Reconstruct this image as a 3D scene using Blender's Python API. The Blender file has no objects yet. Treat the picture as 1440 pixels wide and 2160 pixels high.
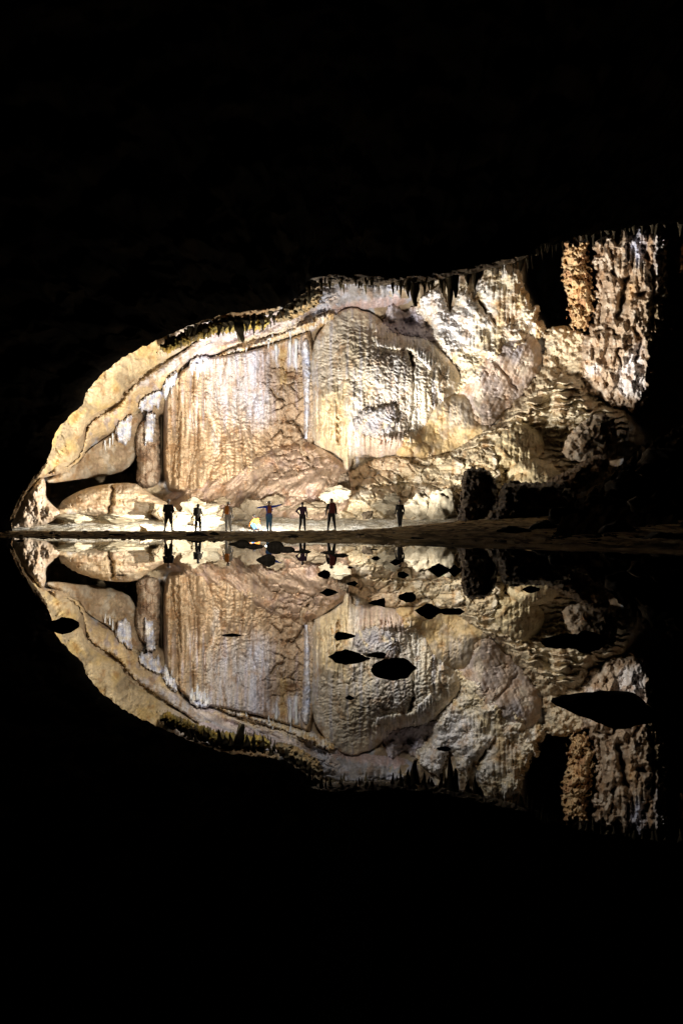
import bpy, bmesh, math, random
import numpy as np
from mathutils import Vector, Matrix, noise as mnoise

# ------------------------------------------------------------------ camera, world, light
scene = bpy.context.scene
COL = scene.collection
F, CX, HY, CAMZ = 1560.0, 720.0, 1112.0, 0.35     # focal length and horizon in photo pixels, lens height


def at(px, py, d):
    """photo pixel + distance -> world point (camera at origin looking along +Y)."""
    return ((px - CX) * d / F, d, CAMZ + (HY - py) * d / F)


cam_data = bpy.data.cameras.new('camera')
cam = bpy.data.objects.new('camera', cam_data)
COL.objects.link(cam)
cam.location = (0, 0, CAMZ)
cam.rotation_euler = (math.radians(90), 0, 0)
cam_data.sensor_fit = 'VERTICAL'
cam_data.sensor_height = 36.0
cam_data.lens = 36.0 * F / 2160.0
cam_data.shift_y = (HY - 1080.0) / 2160.0
cam_data.clip_start = 0.05
cam_data.clip_end = 400
scene.camera = cam

world = bpy.data.worlds.new('World')
scene.world = world
world.use_nodes = True
world.node_tree.nodes['Background'].inputs[0].default_value = (0, 0, 0, 1)
world.node_tree.nodes['Background'].inputs[1].default_value = 0.0

scene.view_settings.view_transform = 'Standard'
scene.view_settings.look = 'None'
scene.view_settings.exposure = 0.18
scene.view_settings.gamma = 1.0
scene.view_settings.use_curve_mapping = False
scene.cycles.use_denoising = True
scene.render.filter_size = 1.0
scene.cycles.max_bounces = 4
scene.cycles.diffuse_bounces = 3
scene.cycles.glossy_bounces = 2
scene.cycles.sample_clamp_indirect = 4.0


def spot(name, loc, target, watts, cone, blend, colour, radius=0.06):
    """a spot light turned to a target; its source is out of view."""
    ld = bpy.data.lights.new(name, 'SPOT')
    ld.energy = watts
    ld.spot_size = math.radians(cone)
    ld.spot_blend = blend
    ld.color = colour
    ld.shadow_soft_size = radius
    o = bpy.data.objects.new(name, ld)
    COL.objects.link(o)
    o.location = loc
    o.rotation_euler = (Vector(target) - Vector(loc)).to_track_quat('-Z', 'Y').to_euler()
    return o


WARM = (1.0, 0.965, 0.895)
spot('unseen_spot', at(590, 1124, 40.8), at(715, 665, 58), 28000, 86, 0.6, WARM, 0.38)  # caver's torch laid on the sand, hidden behind the crest
spot('unseen_spot', at(640, 1123, 41.0), at(1005, 640, 60), 40000, 38, 0.85, (0.95, 0.975, 1.0), 0.38)  # extra beam added to brighten the white crust
spot('unseen_spot', at(655, 1123, 41.0), at(1340, 600, 57), 72000, 32, 0.75, WARM, 0.38)  # extra beam added to brighten the far right pillars
# fill spots added before the cavers with orange and large dark red packs
spot('unseen_spot', (at(699, 0, 39.75)[0], 39.75, 1.15), at(1100, 850, 54), 17000, 50, 0.85, WARM, 0.12)
spot('unseen_spot', (at(481, 0, 39.75)[0], 39.75, 1.05), at(190, 900, 52), 17000, 88, 0.6, (1.0, 0.94, 0.82), 0.12)
spot('unseen_spot', (at(355, 0, 39.85)[0], 39.85, 1.1), at(210, 1100, 46), 2600, 120, 0.7, WARM, 0.08)  # added spot before the leftmost caver, whitens the left floor
spot('unseen_spot', (at(638, 0, 39.85)[0], 39.85, 1.0), at(690, 1100, 45), 2200, 120, 0.7, WARM, 0.08)  # added spot, whitens the floor behind the group
# point light added beside the crouching caver to whiten the floor
fill_data = bpy.data.lights.new('floor_fill_light', 'POINT'); fill_data.energy = 1000; fill_data.color = (1.0, 0.97, 0.92); fill_data.shadow_soft_size = 0.03
fill_obj = bpy.data.objects.new('floor_fill_light', fill_data); COL.objects.link(fill_obj); fill_obj.location = (at(562, 1090, 42.6)[0], 42.6, 0.75)
# narrow fill spot added behind the camera, giving the group some colour
spot('unseen_spot', (-0.4, -0.6, 1.75), (-2.4, 36.0, 0.9), 7500, 26, 1.0, (1.0, 0.86, 0.66), 0.03)


# ------------------------------------------------------------------ numpy noise
_rng = np.random.RandomState(7)
_PERM = _rng.permutation(65536).astype(np.int64)
_ANG = _rng.rand(65536) * 2 * np.pi
_GX, _GY = np.cos(_ANG), np.sin(_ANG)
_R1, _R2, _R3 = _rng.rand(65536), _rng.rand(65536), _rng.rand(65536)


def _hash(ix, iy, seed):
    a = _PERM[(ix * 1619 + seed * 7919) & 65535]
    return _PERM[(a + iy * 31337) & 65535]


def perlin(x, y, seed=0):
    x0 = np.floor(x).astype(np.int64); y0 = np.floor(y).astype(np.int64)
    fx = x - x0; fy = y - y0
    u = fx * fx * fx * (fx * (fx * 6 - 15) + 10); v = fy * fy * fy * (fy * (fy * 6 - 15) + 10)
    def g(dx, dy):
        h = _hash(x0 + dx, y0 + dy, seed)
        return _GX[h] * (fx - dx) + _GY[h] * (fy - dy)
    a = g(0, 0); b = g(1, 0); c = g(0, 1); d = g(1, 1)
    return 1.45 * ((a + u * (b - a)) + v * ((c + u * (d - c)) - (a + u * (b - a))))


def fbm(x, y, seed=0, octv=4, gain=0.5):
    r = 0; a = 1.0; s = 1.0
    for i in range(octv):
        r = r + a * perlin(x * s + 17.3 * i, y * s - 9.1 * i, seed + i)
        a *= gain; s *= 2.03
    return r


def worley(x, y, seed=0, jit=0.9):
    x0 = np.floor(x).astype(np.int64); y0 = np.floor(y).astype(np.int64)
    f1 = np.full(x.shape, 9.0); f2 = np.full(x.shape, 9.0); cid = np.zeros(x.shape)
    for dx in (-1, 0, 1):
        for dy in (-1, 0, 1):
            h = _hash(x0 + dx, y0 + dy, seed)
            px = x0 + dx + 0.5 + jit * (_R1[h] - 0.5); py = y0 + dy + 0.5 + jit * (_R2[h] - 0.5)
            d = np.hypot(x - px, y - py)
            nearer = d < f1
            f2 = np.where(nearer, f1, np.minimum(f2, d))
            cid = np.where(nearer, _R3[h], cid)
            f1 = np.where(nearer, d, f1)
    return f1, f2, cid


def sstep(a, b, x):
    t = np.clip((x - a) / (b - a), 0, 1)
    return t * t * (3 - 2 * t)


def lerp(a, b, t):
    return a + (b - a) * t


# relief styles: X, Y in photo pixels at the wall, result about 0..1 (outward)
def scallop(X, Y, lx=16, ly=9, seed=0):
    w = Y + 1.6 * ly * perlin(X / lx, Y / (4 * ly), seed) + 0.7 * ly * perlin(X / (lx * 0.4), Y / (2 * ly), seed + 1)
    ph = w / ly
    row = np.floor(ph); f = ph - row
    prof = np.where(f < 0.72, np.sin(f / 0.72 * np.pi / 2), np.cos((f - 0.72) / 0.28 * np.pi / 2))
    amp = 0.65 + 0.5 * perlin(X / (lx * 0.7) + row * 3.7, row * 1.3 + 0.5, seed + 2)
    return prof * amp


def flute(X, Y, lx=10, seed=0, wob=0.6):
    w = X / lx + wob * perlin(X / (4 * lx), Y / 160.0, seed) + 0.25 * perlin(X / lx, Y / 90.0, seed + 1)
    c = np.floor(w); f = w - c
    prof = np.sqrt(np.clip(1 - (2 * f - 1) ** 2, 0, 1))
    off = _R1[_hash(c.astype(np.int64), (0 * c).astype(np.int64), seed)]
    return prof * 0.6 + off * 0.8 * prof


def drapes(X, Y, lx=13, ly=60, seed=0):
    """hanging folds: each swells downwards and ends in a free lower edge."""
    w = X / lx + 0.7 * perlin(X / (4 * lx), Y / 150.0, seed) + 0.2 * perlin(X / lx, Y / 60.0, seed + 1)
    c = np.floor(w); f = w - c
    ci = c.astype(np.int64)
    yy = Y / ly + 3 * _R2[_hash(ci, 0 * ci, seed + 2)]
    sg = np.floor(yy); g = yy - sg
    amp = _R1[_hash(ci, sg.astype(np.int64), seed + 3)]
    return np.sqrt(np.clip(1 - (2 * f - 1) ** 2, 0, 1)) * (0.25 + 0.75 * amp) * (0.35 + 0.65 * g)


def coral(X, Y, l=14, seed=0):
    f1, f2, cid = worley(X / l + 0.4 * perlin(X / l, Y / l, seed), Y / l, seed)
    a = np.sqrt(np.clip(1 - (f1 / 0.85) ** 2, 0, 1)) * (0.6 + 0.6 * cid)
    g1, g2, c2 = worley(X / (l * 0.42), Y / (l * 0.42), seed + 5)
    return a + 0.4 * np.sqrt(np.clip(1 - (g1 / 0.85) ** 2, 0, 1))


def blocks(X, Y, l=24, seed=0, crack=0.07):
    wx = X / l + 0.22 * fbm(X / (l * 1.2), Y / (l * 1.2), seed + 3, 2); wy = Y / l + 0.22 * fbm(X / (l * 1.2) + 5, Y / (l * 1.2), seed + 4, 2)
    f1, f2, cid = worley(wx, wy, seed)
    return cid * 0.7 - np.exp(-np.maximum(f2 - f1, 0) / crack) + 0.25 * (1 - f1)


def ridged(X, Y, l, seed=0, octv=3):
    r = 0; a = 1.0; s = 1.0
    for i in range(octv):
        r = r + a * (1 - 2 * np.abs(perlin(X / l * s, Y / l * s, seed + i))); a *= 0.5; s *= 2.1
    return r


def line_dist(X, Y, pts):
    best = np.full(X.shape, 1e9)
    for (x0, y0), (x1, y1) in zip(pts[:-1], pts[1:]):
        dx, dy = x1 - x0, y1 - y0
        t = np.clip(((X - x0) * dx + (Y - y0) * dy) / (dx * dx + dy * dy + 1e-9), 0, 1)
        best = np.minimum(best, np.hypot(X - x0 - t * dx, Y - y0 - t * dy))
    return best


def crack(X, Y, pts, w, depth, seed=3):
    Xw = X + 5 * perlin(X / 12, Y / 12, seed); Yw = Y + 5 * perlin(X / 12 + 9, Y / 12, seed)
    return -depth * np.exp(-(line_dist(Xw, Yw, pts) / w) ** 2)


def poly_sd(X, Y, poly):
    best = np.full(X.shape, 1e9); inside = np.zeros(X.shape, bool)
    n = len(poly)
    for i in range(n):
        x0, y0 = poly[i]; x1, y1 = poly[(i + 1) % n]
        dx, dy = x1 - x0, y1 - y0
        t = np.clip(((X - x0) * dx + (Y - y0) * dy) / (dx * dx + dy * dy + 1e-9), 0, 1)
        best = np.minimum(best, (X - x0 - t * dx) ** 2 + (Y - y0 - t * dy) ** 2)
        if y0 != y1:
            c = ((y0 > Y) != (y1 > Y)) & (X < dx * (Y - y0) / dy + x0)
            inside ^= c
    s = np.sqrt(best)
    return np.where(inside, s, -s)


def chaikin(poly, it=1):
    for _ in range(it):
        out = []
        for i in range(len(poly)):
            a, b = poly[i], poly[(i + 1) % len(poly)]
            out += [(a[0] * .75 + b[0] * .25, a[1] * .75 + b[1] * .25), (a[0] * .25 + b[0] * .75, a[1] * .25 + b[1] * .75)]
        poly = out
    return poly


# ------------------------------------------------------------------ materials
def new_mat(name):
    m = bpy.data.materials.new(name)
    m.use_nodes = True
    nt = m.node_tree
    return m, nt, nt.nodes['Principled BSDF']


def rock_material(name, rough=0.6, bump=0.5, bump_dist=0.06, scale=3.0, spec=0.25):
    m, nt, b = new_mat(name)
    N, L = nt.nodes.new, nt.links.new
    at_ = N('ShaderNodeAttribute'); at_.attribute_name = 'mineral'
    tc = N('ShaderNodeTexCoord')
    n1 = N('ShaderNodeTexNoise'); n1.inputs['Scale'].default_value = scale; n1.inputs['Detail'].default_value = 8
    n1.inputs['Roughness'].default_value = 0.65
    L(tc.outputs['Object'], n1.inputs['Vector'])
    mr = N('ShaderNodeMapRange'); mr.inputs[1].default_value = 0.3; mr.inputs[2].default_value = 0.7
    mr.inputs[3].default_value = 0.72; mr.inputs[4].default_value = 1.16
    L(n1.outputs['Fac'], mr.inputs[0])
    mx = N('ShaderNodeMix'); mx.data_type = 'RGBA'; mx.blend_type = 'MULTIPLY'; mx.inputs[0].default_value = 1
    L(at_.outputs['Color'], mx.inputs[6]); L(mr.outputs[0], mx.inputs[7])
    L(mx.outputs[2], b.inputs['Base Color'])
    b.inputs['Roughness'].default_value = rough
    b.inputs['Specular IOR Level'].default_value = spec
    n2 = N('ShaderNodeTexNoise'); n2.inputs['Scale'].default_value = scale * 2.2; n2.inputs['Detail'].default_value = 6
    L(tc.outputs['Object'], n2.inputs['Vector'])
    bp = N('ShaderNodeBump'); bp.inputs['Strength'].default_value = bump; bp.inputs['Distance'].default_value = bump_dist
    L(n2.outputs['Fac'], bp.inputs['Height']); L(bp.outputs[0], b.inputs['Normal'])
    return m


ROCK = rock_material('limestone')
SMOOTHROCK = rock_material('worn_limestone', 0.6, 0.4, 0.04, 2.0)
SAND = rock_material('damp_sand', 0.9, 1.0, 0.12, 4.0, 0.03)
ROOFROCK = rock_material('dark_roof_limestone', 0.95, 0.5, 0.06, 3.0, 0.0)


def flat_rock_material(name, rgb, rgb2, scale=6.0, rough=0.6, bump=0.6):
    m, nt, b = new_mat(name)
    N, L = nt.nodes.new, nt.links.new
    tc = N('ShaderNodeTexCoord')
    n1 = N('ShaderNodeTexNoise'); n1.inputs['Scale'].default_value = scale; n1.inputs['Detail'].default_value = 8
    L(tc.outputs['Object'], n1.inputs['Vector'])
    r = N('ShaderNodeValToRGB'); r.color_ramp.elements[0].position = 0.35; r.color_ramp.elements[1].position = 0.68
    r.color_ramp.elements[0].color = (*rgb, 1); r.color_ramp.elements[1].color = (*rgb2, 1)
    L(n1.outputs['Fac'], r.inputs[0]); L(r.outputs[0], b.inputs['Base Color'])
    bp = N('ShaderNodeBump'); bp.inputs['Strength'].default_value = bump; bp.inputs['Distance'].default_value = 0.2 / scale
    L(n1.outputs['Fac'], bp.inputs['Height']); L(bp.outputs[0], b.inputs['Normal'])
    b.inputs['Roughness'].default_value = rough
    b.inputs['Specular IOR Level'].default_value = 0.15
    return m


DARKSTONE = flat_rock_material('wet_dark_stone', (0.008, 0.007, 0.006), (0.02, 0.018, 0.016), 30, 0.9)
DARKSTONE.node_tree.nodes['Principled BSDF'].inputs['Specular IOR Level'].default_value = 0.03
BOULDER = flat_rock_material('boulder_stone', (0.24, 0.18, 0.115), (0.42, 0.34, 0.235), 1.6, 0.65)
PALEBOULDER = flat_rock_material('pale_boulder_stone', (0.26, 0.215, 0.145), (0.47, 0.41, 0.30), 1.6, 0.65)
BROWNBOULDER = flat_rock_material('brown_boulder_stone', (0.09, 0.065, 0.045), (0.20, 0.15, 0.10), 2.0, 0.6)
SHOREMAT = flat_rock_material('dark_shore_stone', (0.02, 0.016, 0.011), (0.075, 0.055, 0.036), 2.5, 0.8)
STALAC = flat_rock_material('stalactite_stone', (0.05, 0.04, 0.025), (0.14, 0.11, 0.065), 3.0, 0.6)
CALCITE = flat_rock_material('white_calcite', (0.60, 0.62, 0.66), (0.85, 0.85, 0.84), 4.0, 0.5)

# mineral colours (linear albedo)
CREAM = (0.62, 0.55, 0.40); TAN = (0.46, 0.36, 0.23); PINKB = (0.43, 0.33, 0.255); OCHRE = (0.50, 0.375, 0.19)
WHITE = (0.80, 0.79, 0.76); BLUEW = (0.55, 0.61, 0.78); GOLD = (0.52, 0.40, 0.19); GREY = (0.42, 0.41, 0.41)
LILAC = (0.56, 0.50, 0.54); ORANGE = (0.56, 0.37, 0.18); BROWN = (0.30, 0.21, 0.13); DARK = (0.10, 0.08, 0.06)
YELL = (0.66, 0.56, 0.33); MOSS = (0.24, 0.20, 0.06); BLUEG = (0.46, 0.48, 0.55); PURP = (0.40, 0.34, 0.36)


def mixc(a, b, t):
    a = np.asarray(a, float); b = np.asarray(b, float)
    t = np.asarray(t)[..., None]
    return a * (1 - t) + b * t


def palette(X, Y, c1, c2, c3=None, seed=0, l=45, streak=0.0):
    """two or three minerals mixed by blotchy noise and, with streak, by runs down the wall."""
    n = fbm(X / l, Y / l, seed, 4)
    if streak:
        n = lerp(n, fbm(X / 7.0, Y / 110.0 + 0.3 * perlin(X / 40, Y / 40, seed), seed + 9, 3), streak)
    c = mixc(c1, c2, sstep(-0.45, 0.45, n))
    if c3 is not None:
        m = fbm(X / (l * 0.8) + 31, Y / (l * 1.3), seed + 4, 3)
        if streak:
            m = lerp(m, fbm(X / 9.0 + 50, Y / 130.0, seed + 12, 3), streak)
        c = mixc(c, c3, sstep(0.1, 0.55, m))
    return c


def stain(c, X, Y, poly, colour, soft=10, k=1.0, seed=5):
    sd = poly_sd(X + 6 * perlin(X / 9, Y / 30, seed), Y + 8 * perlin(X / 9 + 7, Y / 25, seed), poly)
    m = sstep(-soft, soft, sd) * k * np.clip(0.8 + 0.5 * perlin(X / 6, Y / 50, seed + 2), 0, 1)
    return mixc(c, colour, m)


# ------------------------------------------------------------------ mesh helpers
def mesh_np(name, verts, quads, colours=None, mat=None, parent=None, smooth=True):
    me = bpy.data.meshes.new(name)
    v = np.ascontiguousarray(verts, dtype=np.float32); q = np.ascontiguousarray(quads, dtype=np.int32)
    me.vertices.add(len(v)); me.vertices.foreach_set('co', v.ravel())
    me.loops.add(q.size); me.loops.foreach_set('vertex_index', q.ravel())
    me.polygons.add(len(q)); me.polygons.foreach_set('loop_start', np.arange(0, q.size, 4, dtype=np.int32))
    me.polygons.foreach_set('use_smooth', np.full(len(q), smooth))
    me.update(calc_edges=True)
    if colours is not None:
        a = me.color_attributes.new('mineral', 'FLOAT_COLOR', 'POINT')
        c = np.ones((len(v), 4), np.float32); c[:, :3] = np.clip(colours, 0.002, 0.9)
        a.data.foreach_set('color', c.ravel())
    o = bpy.data.objects.new(name, me)
    if mat: me.materials.append(mat)
    COL.objects.link(o)
    if parent: o.parent = parent
    return o


def struct(o, label=None):
    o['kind'] = 'structure'
    if label: o['label'] = label
    return o


def tag(o, label, cat, group=None):
    o['label'] = label; o['category'] = cat
    if group: o['group'] = group
    return o


def grid_quads(nr, nc):
    i = np.arange(nr * nc).reshape(nr, nc)
    return np.stack([i[:-1, :-1], i[1:, :-1], i[1:, 1:], i[:-1, 1:]], -1).reshape(-1, 4)


# running record of the nearest rock surface (photo pixels, 2 px grid), so that each new body of rock grows out of what is behind it
GS = 2.0
GXS = np.arange(-100, 1660, GS); GYS = np.arange(400, 1140, GS)
GXX, GYY = np.meshgrid(GXS, GYS)
GDEP = np.full(GXX.shape, 64.0)


def box_blur(a, r):
    for ax in (0, 1):
        p = np.pad(a, [(r + 1, r) if i == ax else (0, 0) for i in (0, 1)], mode='edge')
        c = np.cumsum(p, ax)
        n = a.shape[ax]
        hi = np.take(c, np.arange(2 * r + 1, 2 * r + 1 + n), ax); lo = np.take(c, np.arange(0, n), ax)
        a = (hi - lo) / (2 * r + 1)
    return a


def sample(a, X, Y):
    u = np.clip((X - GXS[0]) / GS, 0, len(GXS) - 1.001); v = np.clip((Y - GYS[0]) / GS, 0, len(GYS) - 1.001)
    i = u.astype(int); j = v.astype(int); fu = u - i; fv = v - j
    return (a[j, i] * (1 - fu) + a[j, i + 1] * fu) * (1 - fv) + (a[j + 1, i] * (1 - fu) + a[j + 1, i + 1] * fu) * fv


def veins(X, Y, l, w, seed):
    """thin wandering clefts, broken up so that they come and go."""
    a = np.abs(perlin(X / l + 0.4 * perlin(X / 9, Y / 9, seed + 1), Y / l, seed))
    return np.exp(-(a / w) ** 2) * sstep(-0.1, 0.3, perlin(X / (l * 1.3) + 3, Y / (l * 1.3), seed + 2))


def formation(name, poly, d0, bulge, width, style, colour, parent=None, mat=None, step=1.7, jag=0.0, jagl=8,
              gx=0.0, gy=0.0, back=2.5, seed=1, smooth_it=1, power=0.7, jag_v=None, track=True, micro=0.055, vein=0.27):
    """a body of rock bounded by an outline: swells towards the viewer from its rim, carved by style, with solid sides running back."""
    poly = chaikin(poly, smooth_it)
    xs = [p[0] for p in poly]; ys = [p[1] for p in poly]
    pad = 4 + jag * 1.5
    gxs = np.arange(min(xs) - pad, max(xs) + pad + step, step); gys = np.arange(min(ys) - pad, max(ys) + pad + step, step)
    X, Y = np.meshgrid(gxs, gys)
    sd = poly_sd(X, Y, poly)
    if jag:
        jl = jag_v or jagl
        sd = sd + jag * fbm(X / jagl, Y / jl, seed + 40, 3)
    gyy, gxx = np.gradient(sd, step)
    gl = np.hypot(gxx, gyy) + 1e-6
    inside = sd > 0
    cell = inside[:-1, :-1] | inside[1:, :-1] | inside[1:, 1:] | inside[:-1, 1:]
    out = sd < 0
    mv = np.where(out, np.clip(-sd, 0, step * 1.5), 0)
    Xs = X + gxx / gl * mv; Ys = Y + gyy / gl * mv
    t = np.clip(sd / width, 0, 1)
    prof = (1 - (1 - t) ** 2) ** power
    cx, cy = (min(xs) + max(xs)) / 2, (min(ys) + max(ys)) / 2
    if isinstance(d0, tuple):
        G = box_blur(box_blur(GDEP, d0[1]), d0[1])
        base = sample(G, Xs, Ys) + d0[0]
    else:
        base = d0(Xs, Ys) if callable(d0) else d0 + gx * (Xs - cx) / 100 + gy * (Ys - cy) / 100
    fade = sstep(0, 0.25 * width + 2, sd) * 0.8 + 0.2
    disp = style(Xs, Ys) + micro * fbm(Xs / 7, Ys / 7, seed + 60, 3) - vein * veins(Xs, Ys, 42, 0.035, 200 + int(abs(xs[0])) % 50) - 0.6 * vein * veins(Xs, Ys, 17, 0.05, 300 + int(abs(xs[0])) % 50)
    D = base - bulge * prof - disp * fade
    if track:
        ii = np.clip(np.round((GXX - gxs[0]) / step).astype(int), 0, len(gxs) - 1); jj = np.clip(np.round((GYY - gys[0]) / step).astype(int), 0, len(gys) - 1)
        ok = (GXX > gxs[0]) & (GXX < gxs[-1]) & (GYY > gys[0]) & (GYY < gys[-1]) & inside[jj, ii]
        GDEP[ok] = np.minimum(GDEP[ok], D[jj, ii][ok])
    c = colour(Xs, Ys, disp) if callable(colour) else np.broadcast_to(np.asarray(colour, float), X.shape + (3,))
    c = c * np.clip(1 + 0.16 * fbm(Xs / 5, Ys / 5, 77, 2) + 0.13 * fbm(Xs / 4, Ys / 40, 78, 2), 0.6, 1.3)[..., None]
    c = c * np.array((1.04, 0.98, 0.945))
    c = mixc(c, c * np.array((0.74, 0.60, 0.47)), 0.8 * sstep(0.25, 0.7, fbm(Xs / 22, Ys / 30, 79, 4)))
    V = np.stack([(Xs - CX) * D / F, D, CAMZ + (HY - Ys) * D / F], -1).reshape(-1, 3)
    nr, nc = X.shape
    q = grid_quads(nr, nc)[cell.ravel()]
    used = np.unique(q)
    remap = np.full(nr * nc, -1); remap[used] = np.arange(len(used))
    q = remap[q]; V = V[used]; C = c.reshape(-1, 3)[used]
    e = np.concatenate([q[:, [0, 1]], q[:, [1, 2]], q[:, [2, 3]], q[:, [3, 0]]])
    key = np.sort(e, 1); key = key[:, 0] * len(V) + key[:, 1]
    _, inv, cnt = np.unique(key, return_inverse=True, return_counts=True)
    be = e[cnt[inv] == 1]
    bv = np.unique(be)
    bm_ = np.full(len(V), -1); bm_[bv] = np.arange(len(bv)) + len(V)
    sV = V[bv].copy()
    k = (sV[:, 1] + back) / sV[:, 1]
    sV[:, 0] *= k; sV[:, 2] = CAMZ + (sV[:, 2] - CAMZ) * k; sV[:, 1] += back
    sq = np.stack([be[:, 1], be[:, 0], bm_[be[:, 0]], bm_[be[:, 1]]], -1)
    V = np.concatenate([V, sV]); C = np.concatenate([C, C[bv]]); q = np.concatenate([q, sq])
    return mesh_np(name, V, q, C, mat or ROCK, parent)


def from_bm(name, bm, mat, parent=None, smooth=True):
    me = bpy.data.meshes.new(name)
    bm.to_mesh(me); bm.free()
    if smooth:
        me.polygons.foreach_set('use_smooth', [True] * len(me.polygons))
    me.materials.append(mat)
    o = bpy.data.objects.new(name, me)
    COL.objects.link(o)
    if parent: o.parent = parent
    return o


def rock_mesh(name, size, seed, mat, sub=4, rough=0.35, facet=0.25, parent=None, flat_bottom=None, cuts=16):
    """a weathered stone: a sphere cut by random planes, then roughened."""
    rnd = random.Random(seed)
    bm = bmesh.new()
    bmesh.ops.create_icosphere(bm, subdivisions=sub, radius=1.0)
    planes = []
    for _ in range(cuts):
        n = Vector((rnd.uniform(-1, 1), rnd.uniform(-1, 1), rnd.uniform(-1, 1))).normalized()
        planes.append((n, rnd.uniform(0.5, 0.88)))
    off = Vector((rnd.uniform(-50, 50), rnd.uniform(-50, 50), rnd.uniform(-50, 50)))
    for v in bm.verts:
        p = v.co.copy()
        for n, d in planes:
            s = p.dot(n) - d
            if s > 0: p -= n * s * (0.6 + facet)
        h = mnoise.fractal(p * 1.3 + off, 1.0, 2.0, 4) * rough * 0.5 + mnoise.noise(p * 4 + off) * rough * 0.22 + mnoise.noise(p * 9 + off) * rough * 0.12
        p *= 1 + h
        v.co = Vector((p.x * size[0], p.y * size[1], p.z * size[2]))
        if flat_bottom is not None and v.co.z < flat_bottom * size[2]:
            v.co.z = flat_bottom * size[2]
    return from_bm(name, bm, mat, parent)

# SECTIONS BELOW: setting, rocks, people

# ================================================================== the setting
# ------------------------------------------------------------------ water
def water_material():
    m, nt, b = new_mat('still_water')
    N, L = nt.nodes.new, nt.links.new
    b.inputs['Base Color'].default_value = (0.006, 0.006, 0.005, 1)
    b.inputs['Roughness'].default_value = 0.0
    b.inputs['IOR'].default_value = 1.333
    tc = N('ShaderNodeTexCoord')
    mp = N('ShaderNodeMapping'); mp.inputs['Scale'].default_value = (1.0, 0.5, 1.0)
    L(tc.outputs['Object'], mp.inputs['Vector'])
    n = N('ShaderNodeTexNoise'); n.inputs['Scale'].default_value = 1.4; n.inputs['Detail'].default_value = 2
    L(mp.outputs[0], n.inputs['Vector'])
    bp = N('ShaderNodeBump'); bp.inputs['Strength'].default_value = 0.05; bp.inputs['Distance'].default_value = 0.02
    L(n.outputs['Fac'], bp.inputs['Height']); L(bp.outputs[0], b.inputs['Normal'])
    return m


WATER = water_material()
bm = bmesh.new()
vs = [bm.verts.new(p) for p in ((-60, -12, 0), (60, -12, 0), (60, 36, 0), (-60, 36, 0))]
bm.faces.new(vs)
struct(from_bm('water', bm, WATER, smooth=False), 'still dark cave pool mirroring the lit wall')

# ------------------------------------------------------------------ sand floor
def shore(px):
    return np.interp(px, [-300, 0, 350, 600, 900, 1150, 1440, 1800], [29, 26, 21.8, 17.6, 14.4, 11.9, 9.5, 8])


def floor_z(px, y):
    x = (px - CX) * y / F
    crest = np.interp(px, [-300, 0, 300, 560, 720, 842, 950, 1100, 1440, 1800], [.12, .12, .12, .135, .16, .33, .60, .9, 1.5, 1.8])
    ys = shore(px) + 0.9 * perlin(x / 2.2, y / 9.0, 5) + 0.3 * perlin(x / 0.6, y / 4, 6)
    s = (y - ys)
    front = np.where(s < 0, np.maximum(s * 0.12, -0.35), 0.02 * sstep(0, 0.6, s) + (crest - 0.02) * np.clip(s / np.maximum(39.2 - ys, 1), 0, 1) ** 1.5)
    hollow = np.interp(px, [0, 300, 420, 720, 800, 860], [0.03, 0.08, 0.24, 0.24, 0.10, 0.0])
    behind = crest - hollow * sstep(39.4, 41.0, y) + np.interp(y, [39.2, 42.5, 45, 49, 54, 66], [0, 0.02, 0.20, 0.62, 1.25, 3.2]) * (1 + 0.0 * px) + hollow * sstep(43.5, 46, y)
    z = np.where(y < 39.2, front, behind)
    bump = 0.05 * fbm(x / 0.9, y / 1.2, 21, 4) * sstep(0.2, 2, s) * (1 - sstep(39, 44, y) * 0) + 0.035 * fbm(x / 0.3, y / 0.6, 22, 3) * sstep(0.3, 2, s)
    far = sstep(42.5, 47, y) * (0.10 * np.abs(fbm(x / 2.5, y / 2.0, 23, 4)) + 0.03 * blocks(x * 10, y * 10, 14, 24, 0.1))
    return z + bump + far


pxs = np.arange(-260, 1701, 4.0)
yys = np.concatenate([np.linspace(6, 16, 60), np.linspace(16.15, 38, 130), np.linspace(38.1, 50, 150), np.linspace(50.3, 68, 50)])
PX, YY = np.meshgrid(pxs, yys)
ZZ = floor_z(PX, YY)
XX = (PX - CX) * YY / F
cs = palette(XX * 30, YY * 12, (0.60, 0.43, 0.23), (0.15, 0.11, 0.065), (0.66, 0.52, 0.32), 3, 22)
pale = sstep(40.5, 44, YY)[..., None]
cs = cs * (1 - pale) + palette(XX * 30, YY * 30, (0.62, 0.58, 0.48), (0.50, 0.44, 0.34), (0.72, 0.69, 0.62), 8, 50) * pale
floor = mesh_np('sandbank', np.stack([XX, YY, ZZ], -1).reshape(-1, 3), grid_quads(*PX.shape), cs.reshape(-1, 3), SAND)
struct(floor, 'low brown sandbank between the pool and the wall')

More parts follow.
